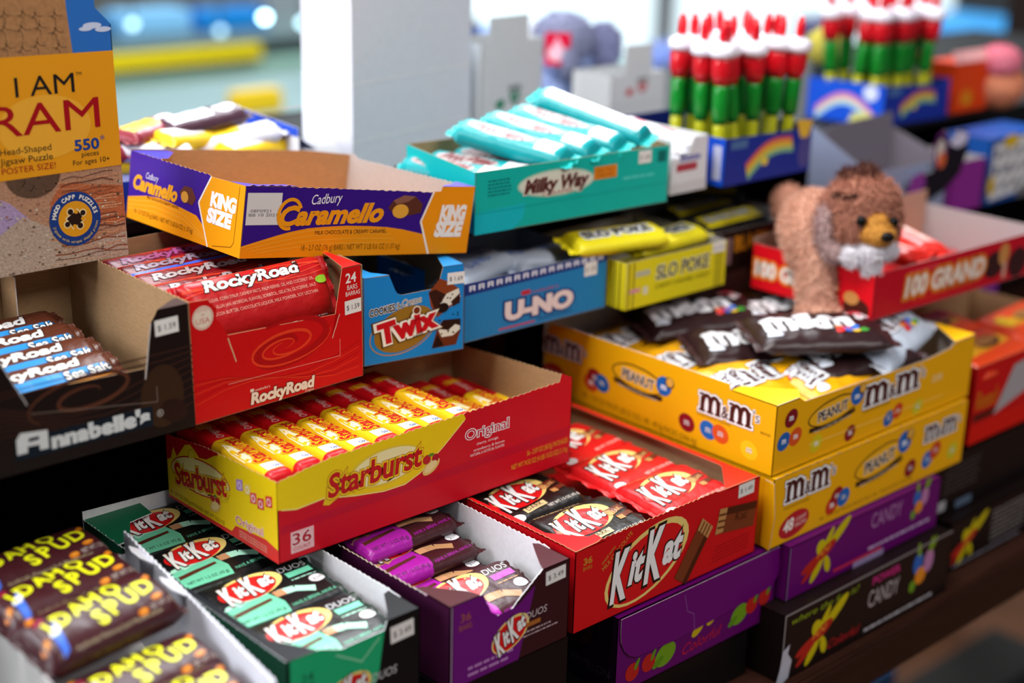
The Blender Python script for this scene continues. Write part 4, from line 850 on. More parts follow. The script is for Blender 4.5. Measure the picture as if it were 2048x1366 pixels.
for x, y, z, rz, rx, n in ((.246, .207, .311, -11, 12, 'on top of the heap'), (.315, .212, .298, 4, 6, 'at the front right'), (.285, .247, .293, -6, 8, 'at the back')):
    bar('slo', 'yellow wrapped caramel bar in the striped box, ' + n, x, y, z, rz, rx, group=G)
G = 'black and yellow caramel bars'
for x, y, z, rz, rx, n in ((.436, .276, .296, 4, 8, 'at the back left'), (.430, .233, .294, 2, 10, 'at the front left'), (.462, .303, .304, -38, 6, 'lying askew at the back')):
    bar('cow', 'black and yellow wrapped caramel bar, ' + n, x, y, z, rz, rx, group=G)
G = 'teal wrapped caramel bars'
for i in range(5): bar('teal', 'teal and white caramel bar in the low row, ' + SC(i) + ' from the left', .129 + .0272 * i, .279, .3685, 103 + random.uniform(-3, 3), -20, group=G)
for i, (x, z, t, key) in enumerate(((.171, .391, -7, 'teal'), (.203, .394, -8, 'teal'), (.235, .396, -9, 'teal'), (.264, .405, -14, 'tealw'))): bar(key, ('white sided' if key == 'tealw' else 'teal') + ' caramel bar heaped on the low row, ' + SC(i) + ' from the left', x + .006, .265, z, 106 + 4 * (i == 3), -16, t, group=G)
bar('grand', 'red caramel crunch bar leaning in front of the plush face', .500, .114, .281, 84, 8, group='red caramel crunch bars'); bar('grand', 'red caramel crunch bar at the back of the red box', .560, .118, .279, 62, 8, group='red caramel crunch bars')
G = 'candy bags heaped in the yellow box'
for key, x, y, z, rz, rx, ry, n in (('brown_bag', .352, .064, .237, -33, 4, 0, 'brown candy bag with white letters on top of the heap, under the plush paw'), ('brown_bag', .345, .192, .222, -22, 6, -3, 'brown candy bag behind the top one, by the striped yellow box'), ('brown_bag', .326, .108, .217, -30, 5, 3, 'brown candy bag poking out left under the top one'), ('brown_bag', .384, .052, .215, -12, 8, -2, 'brown candy bag in front of the top one'), ('white_bag', .428, .053, .224, 14, 14, -4, 'silvery candy bag with big brown letters at the front right'), ('brown_bag', .424, .150, .219, -18, 4, 2, 'brown candy bag at the right by the back wall'),
    ('yellow_bag', .288, .214, .201, 2, 4, 0, 'yellow candy bag at the back left'), ('yellow_bag', .287, .142, .203, 4, 8, 0, 'yellow candy bag along the left wall'), ('yellow_bag', .286, .070, .206, -3, 10, 1, 'yellow candy bag near the front left corner'), ('yellow_bag', .350, .051, .207, 8, 12, -2, 'yellow candy bag at the front, pressed on the front panel'), ('yellow_bag', .425, .210, .200, 0, 4, 0, 'yellow candy bag at the very back')):
    bar(key, n, x, y, z, rz, rx, ry, group=G)

# ------------------------------------------------------------------ jigsaw box standing at the left
b = Box('puzzle_box', 'tall jigsaw puzzle box with cut corners, standing at the left edge', 'puzzle box', (-.272, .306, .3525), 107, 50, 255, X=(1, 0, 0), Z=(-.018, .0, 1))
W, H = 107, 255
s = Sheet(); s.base([(0, 0), (W, 0), (W, 166), (96, 178), (96, H), (10, H), (10, 178), (0, 166)], P('#2f6fc0'), WHITEB)
s.poly([(0, 0), (W, 0), (W, 67), (0, 67)], mat('#b08468', .5, 0, 'stone'), 1)
s.poly([(0, 67), (0, 62), (22, 50), (38, 34), (16, 0), (0, 0)], mat('#a890b4', .5, 0, 'stone'), 2); s.poly([(0, 0), (0, 22), (30, 40), (48, 30), (58, 12), (W, 18), (W, 0)], mat('#b09a88', .6, 0, 'stone'), 3); s.poly([(52, 22), (W, 26), (W, 52), (60, 60), (50, 46)], mat('#b4643e', .55, 0, 'stone'), 2)
for i in range(26):
    y = 3 + i * 2.4; x0 = random.uniform(44, 66); s.line([(x0 + 8 * j, y + random.uniform(-1.4, 1.4)) for j in range(int((W - x0) / 8) + 1)], random.uniform(.4, 1.3), mat(random.choice(['#8a4a30', '#c88a64', '#6e4232', '#d0a080']), .6, 0, 'stone'), 4)
for i in range(150):
    x, y = random.uniform(2, 105), random.uniform(1, 56); s.ell(x, y, random.uniform(.4, 1.6), random.uniform(.3, 1.0), mat(random.choice(['#5a4436', '#d2bca6', '#7a5c48', '#9a6a50']), .6, 0, 'stone'), 5, n=6)
HORN = mat('#a87a50', .5, 0, 'fur')
s.poly([(0, 148), (77, 148), (75, 178), (74, 210), (10, 215), (10, 178), (0, 166)], HORN, 2); s.poly([(0, 160), (6, 172), (10, 178), (0, 166)], P('#2f6fc0'), 3)
s.ell(40, 68, 20, 16, mat('#5e4636', .5, 0, 'fur'), 4)
def jig(x, y, k):
    for a, c in ((0, 0), (PI / 2, 1)):
        pts = []
        for t in [i / 12 for i in range(13)]:
            u = (t - .5) * 12 * k; v = 0
            if .35 < t < .65: v = 3.4 * k * math.sin((t - .35) / .3 * PI); u += (1.6 * k if t < .5 else -1.6 * k) * math.sin((t - .35) / .3 * PI)
            pts.append((x + u * math.cos(a) - v * math.sin(a), y + u * math.sin(a) + v * math.cos(a)))
        s.line(pts, .35, P('#5a4436'), 5)
for i in range(6):
    for j in range(3): jig(6 + 12 * i + random.uniform(-2, 2), 154 + 11 * j + random.uniform(-2, 2), random.uniform(.8, 1.1))
for x, y in ((34, 62), (46, 66), (40, 58)): jig(x, y, .9)
for x, y, r in ((93, 166, 7), (101, 163, 6), (88, 164, 5)): s.ell(x, y, r, r * .3, P('#c8d4ec'), 2)
s.poly([(0, 66.5), (W, 67), (W, 148), (0, 149.5)], P('#e69a1c'), 6); s.ell(52, 100, 34, 22, P('#ecaa34'), 7); 
TX, TR, TB = P('#1d1a1c'), P('#a3121a'), P('#1f3f8c')
s.text('I AM', 33, 122, 13.5, TX, 9, w=43); s.text('TM', 77.5, 133, 2.4, TX, 9)
s.text('RAM', 14, 96, 21.5, TR, 9, w=79)
s.text('550', 72, 81, 7.5, TB, 9, w=19, bold=.03); s.text('*', 92, 84, 6, TB, 9); s.text('pieces', 77, 76.3, 3.6, TX, 9, w=13); s.text('For ages 10+', 70, 71, 3.6, TX, 9, w=28)
s.text('Head-Shaped', 18, 84, 4.4, TX, 9, w=37); s.text('Jigsaw Puzzle', 17.5, 77.5, 4.4, TX, 9, w=38); s.text('POSTER SIZE!', 18, 71, 4.2, TR, 9, w=39)
cx, cy = 68, 33; s.ell(cx, cy, 19.5, 19.5, P('#1d3c80'), 9, n=40); s.ell(cx, cy, 12.8, 12.8, P('#e09a1e'), 10, n=36)
s.arc('MADD CAPP PUZZLES', cx, cy, 14.6, PI / 2, 2.9, P('#e8e4d8'), 11, step=.172, bold=.04); s.arc('Jigsaws with unique shaped pieces', cx, cy, 17.4, -PI / 2, 2.0, P('#e8c860'), 11, step=.083, inside=True)
for g, c, l in ((.8, '#f0d8a0', 10), (0, '#2a1a14', 11)):
    s.poly([rot2(cx, cy, x, y, .55) for x, y in ((-5 - g, -4.4 - g), (5 + g, -4.4 - g), (5 + g, 4.4 + g), (-5 - g, 4.4 + g))], P(c), l)
    for x, y, r in ((0, 6.4, 2.1), (0, -6.2, 2.1), (7.0, 0, 2.0), (-7.0, .6, 2.0)): s.ell(*rot2(cx, cy, x, y, .55), r + g, r + g, P(c), l, n=14)
for x, y in ((3.4, 3.8), (-3.6, -3.9), (4.6, -3.4)): s.ell(*rot2(cx, cy, x, y, .55), 1.5, 1.5, P('#e09a1e'), 12, n=12)
b.put('front_panel', 'front', s)
s = Sheet(); s.base([(0, 0), (50, 0), (50, 166), (0, 166)], P('#7a6a9a'), WHITEB); b.put('side_panel', 'right', s); b.put('side_panel', 'left', s)
s = Sheet(); s.base([(0, 0), (W, 0), (W, 166), (96, 178), (96, H), (10, H), (10, 178), (0, 166)], P('#a87850'), WHITEB); b.put('back_panel', 'back', s); b.plain('bottom', P('#a87850'), WHITEB)

# ------------------------------------------------------------------ white paper bag and white cartons on the top shelf
def paper(h): return mat(h, .75, 0, 'board')
b = Box('paper_bag', 'tall plain white paper bag standing behind the tilted orange box', 'paper bag', (.140, .441, Z3 + .0005), 186, 74, 235, X=(.181, .044, 0), Y=(-.003, .062, 0))
for wch, w_ in (('front', 186), ('left', 74), ('right', 74), ('back', 186)):
    s = Sheet(); s.base([(0, 0), (w_, 0)] + zig(w_, 0, 234, 235, 4, .8), paper('#e6e8f2'), paper('#d8d8dc'))
    for y in (32, 85): s.poly([(0, y), (w_, y), (w_, y + 1.6), (0, y + 1.6)], paper('#f4f5fb'), 3)
    if wch == 'left': s.poly([(0, 0), (74, 0), (37, 40)], paper('#f2f3fa'), 4)
    b.put('side_panel' if wch in ('left', 'right') else wch + '_panel', wch, s)
b.plain('bottom', paper('#e6e8f2'), paper('#d8d8dc'))
def tabcard(label, O, W, H, tab, col, X, words):
    b = Box('display_carton', label, 'display carton', O, W, 60, H, X=X)
    x0, x1, y1 = tab; c = paper('#dcdfe2')
    s = Sheet(); s.base([(0, 0), (W, 0), (W, H), (x1, H), (x1, y1), (x0, y1), (x0, H), (0, H)], c, paper('#c8cacc')); K = P('#5a6a6a'); cc = P(col)
    cx, cy, k = words
    for i in range(5): s.rect(cx + (-10 + 4.2 * i) * k, cy + 3 * k, cx + (-7 + 4.2 * i) * k, cy + (8 + i % 2 * 1.5) * k, K, 3)
    s.poly([(cx - 9 * k, cy + 1.5 * k), (cx + 9 * k, cy + 1.5 * k), (cx + 6 * k, cy - 8 * k), (cx, cy - 12 * k), (cx - 6 * k, cy - 8 * k)], cc, 3); s.ell(cx, cy - 4 * k, 2.4 * k, 2 * k, c, 4)
    s.ell(cx - 23 * k, cy - 9 * k, 7 * k, 5 * k, cc, 3, rot=.3); s.line([(0, H * .42), (W, H * .43)], .7, paper('#c2c8c8'), 2)
    b.put('front_panel', 'front', s); b.shell(c, paper('#c8cacc'), ('front', 'top'))
tabcard('white display carton with a green leaf mark, behind the teal box', (.3295, .478, Z3 + .0005), 96, 104, (11, 72, 130), '#1f8a64', (.1, .012, 0), (52, 50, 1.0))
tabcard('white display carton with a red mark, right of the grey elephant plush', (.512, .471, Z3 + .0005), 84, 58, (20, 62, 90), '#d04a54', (1, -.04, 0), (48, 46, .85))
b = Box('display_carton', 'low white carton of white and red sticks, right of the teal box', 'display carton', (.3225, .214, Z3 + .0005), 50, 140, 50)
s = Sheet(); s.base([(0, 0), (50, 0), (50, 50), (30, 50), (22, 34), (0, 32)], paper('#dedde0'), paper('#d0d0d4')); s.rect(8, 20, 36, 27, P('#b03a4a'), 2); s.rect(12, 29, 40, 34, P('#8a88b8'), 2); s.rect(0, 0, 50, 10, paper('#cfcdd0'), 1); b.put('front_panel', 'front', s)
b.shell(paper('#dedde0'), paper('#d0d0d4'), ('front', 'top'))
kind('white_stick', 'candy_stick', 'candy stick', 84, 17, 12, lambda s: (s.rect(-20, -4, 0, 4, F('#c83a4a'), 1), s.rect(16, -3, 30, 3, F('#e05a6a'), 1)), body1('#eceaf0'), F('#eceaf0'), 5, p=3)
for i in range(3): bar('white_stick', 'white and red wrapped stick in the low white carton, ' + SC(i) + ' from the left', .333 + .014 * i, .266, .376 + .004 * i, 90 + 2 * i, 0, -6, group='white and red wrapped sticks')

# ------------------------------------------------------------------ candy pile behind the tilted box
b = Box('candy_box', 'open box with a blue rim heaped with mixed bars, behind the tilted orange box', 'candy box', (-.205, .440, Z3 + .0005), 285, 105, 45)
s = Sheet(); s.base([(0, 0), (285, 0), (285, 28), (0, 28)], P('#2a4ab8'), WHITEB); b.put('front_panel', 'front', s)
b.shell(P('#2a4ab8'), WHITEB, ('front', 'top'))
s = Sheet(); s.base([(0, 0), (105, 0), (100, 62), (8, 30)], WHITEB, P('#e8e8f0')); link('side_flap', s.mesh(b.fn((285, 0, 45), (0, 1, 0), (.8, 0, -.5), (.5, 0, .8)), 'side_flap'), b.root)
s = Sheet(); s.base([(0, 0), (105, 0), (105, 14), (0, 8)], P('#2450c8'), WHITEB); link('rim', s.mesh(b.fn((284, 0, 45), (0, 1, 0), (0, 0, 1), (-1, 0, 0)), 'rim'), b.root)
def mix(c, c2): return lambda s: (s.rect(-38, -8, 6, 8, F(c2), 1), s.ell(22, 0, 12, 7, F('#e9e6ef'), 2))
for k, c, c2 in (('mixy', '#f0c414', '#f6f0f4'), ('mixw', '#e4e2ee', '#f0c41c'), ('mixr', '#8a2434', '#f0c41c'), ('mixb', '#4a2c3a', '#e8e4f2')): kind(k, 'candy_bar', 'candy bar', 84, 30, 18, mix(c, c2), body1(c), F(c), 7, p=2.6, wob=1.2)
PL = [('mixy', -.100, .475, .372, 12, 'yellow, at the left behind the rim'), ('mixw', -.060, .470, .380, -20, 'white, left of the middle'), ('mixr', -.040, .492, .392, 30, 'dark red, behind the white one'), ('mixy', -.008, .478, .384, 22, 'yellow, in the middle on top'), ('mixw', .034, .474, .380, -8, 'white, right of the middle'), ('mixb', .012, .490, .396, 8, 'purple brown, at the back'), ('mixy', .048, .466, .372, 18, 'yellow, at the right by the blue rim'), ('mixr', -.118, .480, .384, -10, 'dark red, at the far left back'), ('mixw', -.150, .465, .370, 24, 'white, beside the puzzle box')]
for k, x, y, z, rz, n in PL: bar(k, 'mixed heap candy bar behind the tilted box, ' + n, x, y, z, rz, random.uniform(-8, 14), random.uniform(-8, 8), group='mixed candy bars in the blue rimmed box')

# ------------------------------------------------------------------ blue boxes with candy wands, and what stands at the right
def lathe(pr, m, n=12):
    bm = bmesh.new(); rings = []
    for r, z in pr: rings.append([bm.verts.new((r * math.cos(2 * PI * i / n), r * math.sin(2 * PI * i / n), z)) for i in range(n)])
    for a, b_ in zip(rings, rings[1:]):
        for i in range(n): bm.faces.new((a[i], a[(i + 1) % n], b_[(i + 1) % n], b_[i]))
    bm.faces.new(rings[0][::-1]); bm.faces.new(rings[-1])
    me = bpy.data.meshes.new('lathe'); bm.to_mesh(me); bm.free(); me.materials.append(m)
    me.polygons.foreach_set('use_smooth', [True] * len(me.polygons)); return me
gl = lambda h: mat(h, .18, 0, 'foil')
WD = [('powder_tube', lathe([(.0055, 0), (.007, .004), (.007, .058), (.006, .06)], gl('#b8b81e'))), ('grip', lathe([(.0072, .06), (.0092, .066), (.0092, .098), (.0078, .102)], gl('#0f7a22'))), ('collar', lathe([(.0085, .102), (.0118, .112), (.0122, .128), (.0105, .131)], gl('#c4101c'))), ('cap', lathe([(.0125, .131), (.0155, .134), (.0145, .143), (.006, .147)], gl('#ece8f4'))), ('tip', lathe([(.0035, .147), (.0052, .151), (.0048, .162), (.0022, .170)], gl('#d81424')))]
w0 = None
def wand(x, y, z, label, group, k=1.0):
    global w0
    if w0 is None:
        w0 = thing('candy_wand', label, 'candy wand', (x, y, z), group=group)
        for n, me in WD: link(n, me, w0)
        o = w0
    else: o = dup(w0); o.location = (x, y, z)
    tag(o, label, 'candy wand', group); o.rotation_euler = (R(random.uniform(-5, 5)), R(random.uniform(-5, 5)), random.uniform(0, 6)); o.scale = (k,) * 3
NB, BB = '#1e2f8e', '#1b55d8'
def rainbow(s, cx, cy, k, rot=.3):
    for i, c in enumerate(('#c85a5a', '#d8a03a', '#c8c04a', '#7ab08a')): s.line([rot2(cx, cy, (t - .5) * 70 * k, (9 * math.sin(t * PI) - 4 * i + 4) * k, rot) for t in [j / 10 for j in range(11)]], 4.4 * k, P(c), 3)
    s.ell(*rot2(cx, cy, -8 * k, -2 * k, rot), 5 * k, 4 * k, P('#e0c83a'), 4)
b = Box('candy_box', 'dark blue box of candy wands, the nearer of the two wand boxes', 'candy box', (.386, .2045, Z3 + .0005), 130, 140, 45)
s = Sheet(); s.base([(0, 0), (130, 0), (130, 42), (0, 45)], P(NB), P('#20308a')); rainbow(s, 66, 22, 1.0, .28); s.rect(8, 34, 32, 42, P('#4a6a9a'), 2); s.ell(120, 20, 10, 16, P('#4a4a8a'), 2); s.poly([(104, 52), (130, 50), (124, 34), (112, 34)], P('#d8b43a'), 5); b.put('front_panel', 'front', s)
s = Sheet(); s.base([(0, 0), (140, 0), (140, 45), (0, 45)], P(BB), P('#20308a')); s.rect(126, 6, 136, 38, P('#c8cce8'), 2); b.put('side_panel', 'left', s); b.shell(P(NB), P('#20308a'), ('front', 'left', 'top'))
for j in range(3):
    for i in range(5): wand(.402 + .0245 * i + .006 * (j % 2), .226 + .027 * j, Z3 + .0035, 'candy wand with red tip, white cap and green grip, in the nearer blue wand box', 'candy wands in the nearer blue box', .86)
b = Box('candy_box', 'bright blue box of candy wands, the farther of the two wand boxes', 'candy box', (.777, .298, Z3 + .0005), 120, 95, 46, X=(.115, -.008, 0), Y=(-.017, .093, 0))
s = Sheet(); s.base([(0, 0), (120, 0), (120, 40), (0, 46)], P(NB), P('#20308a')); rainbow(s, 62, 22, .9, .2); s.rect(6, 34, 30, 42, P('#4a6a9a'), 2); b.put('front_panel', 'front', s)
s = Sheet(); s.base([(0, 0), (95, 0), (95, 46), (0, 47)], P(BB), P('#20308a'))
for i, c in enumerate(('#d87ab0', '#e0a0c8', '#e8e0a0', '#a8d8f0')): s.line([(12 + 70 * t, 12 + 20 * math.sin(t * PI) - 3.2 * i) for t in [j / 10 for j in range(11)]], 4.4, P(c), 3)
s.ell(78, 36, 9, 9, P('#d8e0f4'), 4); s.poly([(52, -2), (86, 2), (80, 14), (58, 12)], P('#d8d87a'), 5); b.put('side_panel', 'left', s); b.shell(P(NB), P('#20308a'), ('front', 'left', 'top'))
for j in range(3):
    for i in range(6): wand(.782 + .0195 * i - .0045 * j, .316 + .026 * j - .0015 * i, Z3 + .0035, 'candy wand with red collar, white cap and green grip, in the farther blue wand box', 'candy wands in the farther blue box', .86)
def simple(name, label, cat, O, W, D, H, col, draw=None, inner=GREY, open_=True, **k):
    b = Box(name, label, cat, O, W, D, H, **k); s = Sheet(); s.base([(0, 0), (W, 0), (W, H), (0, H)], P(col), inner)
    if draw: draw(s)
    b.put('front_panel', 'front', s); b.shell(P(col), inner, ('front', 'top') if open_ else ('front',)); return b
b = simple('candy_box', 'bright orange carton standing at the far right of the top shelf', 'candy box', (.918, .297, Z3 + .0005), 78, 40, 60, '#e8430e', lambda s: (s.ell(30, 18, 14, 10, P('#e87a10'), 2), s.ell(34, 14, 6, 5, P('#d8a01c'), 3)), open_=False)
s = Sheet(); s.base([(0, 0), (78, 0), (76, 16), (4, 16)], P('#e8a8a8'), WHITEB); link('top_flap', s.mesh(b.fn((0, 0, 60), (1, 0, 0), (0, .6, .8), (0, -.8, .6)), 'top_flap'), b.root)
b = Box('candy_box', 'grey open carton left of the purple bird header, below the blue wand boxes', 'candy box', (.622, .206, Z2 + .0005), 150, 76, 62); GI = mat('#77707a', .8, 0, 'board'); GO = P('#8f9bb8')
s = Sheet(); s.base([(0, 0), (150, 0), (150, 62), (0, 66)], GO, GI); s.ell(18, 54, 14, 6, P('#c8ccdc'), 2); b.put('front_panel', 'front', s)
b.plain('back', GO, GI, [(0, 0), (150, 0), (150, 88), (110, 100), (0, 104)]); b.plain('left', GO, GI, [(0, 0), (76, 0), (76, 66), (0, 104)]); b.plain('right', GO, GI, [(0, 0), (76, 0), (76, 88), (0, 62)]); b.plain('bottom', GO, GI)
b = simple('candy_box', 'purple carton with a black bird shaped header card, right of the grey carton', 'candy box', (.7745, .200, Z2 + .0005), 66, 70, 58, '#8a2a8e')
s = Sheet(); s.base([(-92, 30), (-60, 22), (-20, 30), (10, 46), (22, 70), (18, 92), (0, 96), (-18, 84), (-26, 98), (-40, 94), (-46, 70), (-44, 56), (-84, 52)], P('#18121c'), GREY)
s.poly([(-92, 34), (-70, 30), (-56, 44), (-62, 58), (-84, 54)], P('#8a3a96'), 2); s.ring(-34, 78, 13, 20, 4, P('#6a2a74'), 3); s.ell(-34, 76, 8, 13, P('#cfc8c0'), 3); s.ell(-30, 66, 8, 9, P('#d8683a'), 4); s.poly([(-18, 82), (0, 94), (18, 90), (16, 80), (0, 76)], P('#d8d4f0'), 3)
link('header_card', s.mesh(b.fn((0, -2, 0), (1, 0, 0), (0, 0, 1), (0, -1, 0)), 'header_card'), b.root)
def yup(s):
    s.poly([(8, 4), (108, 10), (108, 78), (8, 68)], P('#d8d8da'), 2); nv = P('#22305a')
    for i in range(4):
        for j in range(3): s.rect(14 + 22 * i, 14 + 19 * j, 20 + 22 * i + random.uniform(0, 7), 24 + 19 * j, nv, 3)
    s.ell(44, 70, 16, 8, P('#d8b41c'), 4); s.ell(10, 22, 7, 12, P('#d8b41c'), 4); s.rect(70, 0, 120, 12, P('#6a6a6e'), 3)
simple('candy_box', 'blue carton with white and yellow lettering panel at the right edge', 'candy box', (.848, .200, Z2 + .0005), 125, 60, 76, '#1a4f9e', yup, open_=False)
b = simple('candy_box', 'red orange carton of chocolate cup packs, right of the stacked yellow boxes', 'candy box', (.528, .006, .1145), 235, 150, 78, '#c81414', lambda s: (s.poly([(40, 22), (96, 34), (150, 74), (70, 66)], P('#a9a4a8'), 3), s.poly([(0, 0), (235, 0), (235, 22), (0, 18)], P('#d8180f'), 1), s.text("Reese's", 6, 34, 18, P('#c8860e'), 3, w=40, shear=.3), s.rect(4, 22, 44, 30, P('#5a1a10'), 2), s.rect(110, 30, 200, 44, P('#3a1410'), 2)), inner=KRAFT)
G = 'orange chocolate cup packs'
bar('cup_pack', 'orange chocolate cup pack at the front of the red orange carton', .596, .040, .176, 6, 10, group=G); bar('cup_pack', 'orange chocolate cup pack behind the front one in the red orange carton', .600, .098, .180, 2, 8, group=G); bar('cup_pack', 'orange chocolate cup pack at the far right of the carton', .706, .060, .178, 3, 8, group=G)
simple('candy_box', 'kraft lined open carton behind the chocolate cup packs', 'candy box', (.530, .160, .1145), 300, 130, 118, '#7a2a8a', inner=KRAFT)

# ------------------------------------------------------------------ soft toys
def blob(parts, voxel=.0035, m=None, fuzz=0.0, seed=1, cols=None):
    """one continuous surface grown round ellipsoids and capsules, optionally with short pile"""
    bm = bmesh.new()
    for c, r, *q in parts:
        mt = Matrix.Translation(c)
        if q: mt = mt @ Vector(q[0]).to_track_quat('Z', 'Y').to_matrix().to_4x4()
        bmesh.ops.create_icosphere(bm, subdivisions=3, radius=1, matrix=mt @ Matrix.Diagonal((*r, 1)))
    me = bpy.data.meshes.new('plush'); bm.to_mesh(me); bm.free()
    o = bpy.data.objects.new('tmp', me); COL.objects.link(o)
    md = o.modifiers.new('r', 'REMESH'); md.mode = 'VOXEL'; md.voxel_size = voxel
    sm = o.modifiers.new('s', 'SMOOTH'); sm.iterations = 4
    bpy.context.view_layer.update()
    ev = o.evaluated_get(bpy.context.evaluated_depsgraph_get()); me2 = bpy.data.meshes.new_from_object(ev)
    bpy.data.objects.remove(o)
    V = [tuple(v.co) for v in me2.vertices]; Fc = [tuple(p.vertices) for p in me2.polygons]; Nn = [v.normal.copy() for v in me2.vertices]
    rnd = random.Random(seed)
    if fuzz:
        for i in range(len(Nn)):
            for _ in range(2):
                p, n = Vector(V[i]), Nn[i]
                t = Vector((rnd.uniform(-1, 1), rnd.uniform(-1, 1), rnd.uniform(-1, 1))).cross(n)
                if t.length < .01: continue
                t.normalize(); L_ = fuzz * rnd.uniform(.5, 1.2); d = (n + t * rnd.uniform(-.6, .6) + Vector((0, 0, -.3))).normalized()
                sd = d.cross(t); sd.normalize(); k = len(V); w_ = voxel * .28
                V += [tuple(p - sd * w_ - n * .0008), tuple(p + sd * w_ - n * .0008), tuple(p + d * L_)]; Fc.append((k, k + 1, k + 2))
    me3 = bpy.data.meshes.new('plush'); me3.from_pydata(V, [], Fc); me3.materials.append(m)
    me3.polygons.foreach_set('use_smooth', [True] * len(Fc)); bpy.data.meshes.remove(me2); me3.update()
    return me3
fur = lambda h: mat(h, .9, 0, 'fur')
BR = fur('#ad7662')
t = thing('plush_toy', 'brown plush animal with golden muzzle and white chin, leaning over the heaped candy bags', 'plush toy', (.427, .084, .330), (0, 0, -YAW)); t.scale = (.92, .92, .96)
link('body', blob([((-.030, .050, -.018), (.034, .052, .036)), ((-.038, .022, -.022), (.026, .03, .034)), ((-.034, .002, -.050), (.019, .020, .040)), ((-.030, -.012, -.086), (.0225, .026, .015)), ((-.033, -.004, -.066), (.018, .018, .03)), ((-.012, .004, -.052), (.012, .014, .034)), ((-.010, .02, -.010), (.03, .03, .03))], .0035, fur('#d6a690'), .006), t)
link('head', blob([((.002, .002, .004), (.040, .036, .036)), ((.004, .0, .022), (.034, .032, .024)), ((-.022, .004, -.008), (.020, .024, .026)), ((.022, .006, -.002), (.020, .024, .026))], .0033, BR, .0065, 2), t)
link('crest', blob([((.006, .004, .046), (.010, .012, .008)), ((-.010, .006, .043), (.010, .010, .006))], .003, fur('#5a352c'), .008, 3), t)
link('muzzle', blob([((.013, -.034, -.002), (.0165, .014, .0115)), ((.012, -.028, .009), (.012, .012, .009))], .0028, fur('#c48a3e'), .003, 4), t)
W_ = fur('#d8d4da')
link('chin', blob([((.008, -.036, -.019), (.011, .010, .011)), ((-.010, -.030, -.024), (.012, .010, .008), (1, 0, .5)), ((.024, -.032, -.017), (.010, .008, .009)), ((.010, -.036, -.032), (.010, .006, .010))], .003, W_, .005, 5), t)
link('ruff', blob([((-.032, -.008, -.004), (.008, .016, .024)), ((-.024, -.018, -.022), (.010, .012, .010))], .003, fur('#b79a98'), .006, 6), t)
for x, y, z in ((-.004, -.0345, .010), (.027, -.0325, .009)): link('eye', blob([((x, y, z), (.0052, .0045, .0056))], .0016, mat('#0c0a0c', .1)), t)
link('nose', blob([((.019, -.0475, -.001), (.0068, .0045, .0050))], .0016, mat('#15100f', .25)), t)
for x, y in ((-.021, -.015), (-.013, -.023)): link('brow_stripe', blob([((x, y, .029), (.0034, .0032, .010), (1, -.45, .25))], .0018, fur('#3a241e'), .002), t)
link('tail', blob([((-.046, .120, -.010), (.016, .016, .020)), ((-.042, .098, -.022), (.014, .026, .014))], .0035, fur('#c8937c'), .005), t)
s = Sheet(); s.base([(0, 0), (9, 1), (8, 16), (1, 15)], P('#e4e0e8'), P('#e4e0e8')); link('fabric_tag', s.mesh(lambda a, b_, c: ((9 + a) * .001, -.038 + .0008 * b_ * .4, (-54 + b_) * .001 + .006), 'fabric_tag'), t)
t = thing('plush_toy', 'grey elephant plush with a red square tag, on the top shelf behind the teal box', 'plush toy', (.530, .572, .348), (0, 0, -YAW)); t.scale = (1.05, 1.05, .95)
link('body', blob([((0, .01, .030), (.040, .034, .032)), ((.004, .006, .062), (.034, .032, .026))], .005, fur('#9fb0dc'), .005), t)
link('head', blob([((.004, 0, .088), (.034, .030, .032)), ((.010, -.030, .066), (.010, .012, .022))], .0045, fur('#8f93b0'), .005), t)
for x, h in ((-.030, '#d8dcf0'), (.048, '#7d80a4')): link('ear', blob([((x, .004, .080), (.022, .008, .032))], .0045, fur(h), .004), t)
s = Sheet(); s.base([(0, 0), (27, 0), (27, 38), (0, 38)], P('#d8103c'), P('#d8103c')); s.poly([(3, 12), (13, 34), (24, 12)], P('#f0a8c0'), 1); s.ell(13, 14, 10, 9, P('#f4c4d4'), 2); link('tag', s.mesh(lambda a, b_, c: (-.016 + a * .001, -.036 - c * .001, .062 + b_ * .001), 'tag'), t)
t = thing('plush_toy', 'round yellow plush with a dark base, between the two groups of candy wands', 'plush toy', (.874, .45, .346), (0, 0, -YAW))
link('body', blob([((0, 0, .066), (.027, .024, .024))], .004, fur('#cfc45a'), .004), t); link('base', lathe([(.018, 0), (.02, .004), (.017, .046)], mat('#1a2430', .6)), t); link('ear', blob([((.018, 0, .094), (.014, .008, .006))], .004, fur('#1c1c22'), .003), t)
t = thing('plush_toy', 'pink and peach plush at the right edge, by the blue lettered carton', 'plush toy', (1.02, .30, .3455), (0, 0, -YAW))
link('body', blob([((0, 0, .026), (.035, .03, .028))], .005, fur('#e0906c'), .004), t); link('head', blob([((-.002, -.01, .056), (.026, .024, .02))], .005, fur('#e07f92'), .004), t); link('muzzle', blob([((-.026, -.016, .028), (.010, .01, .014))], .004, fur('#e8d8d0'), .003), t)

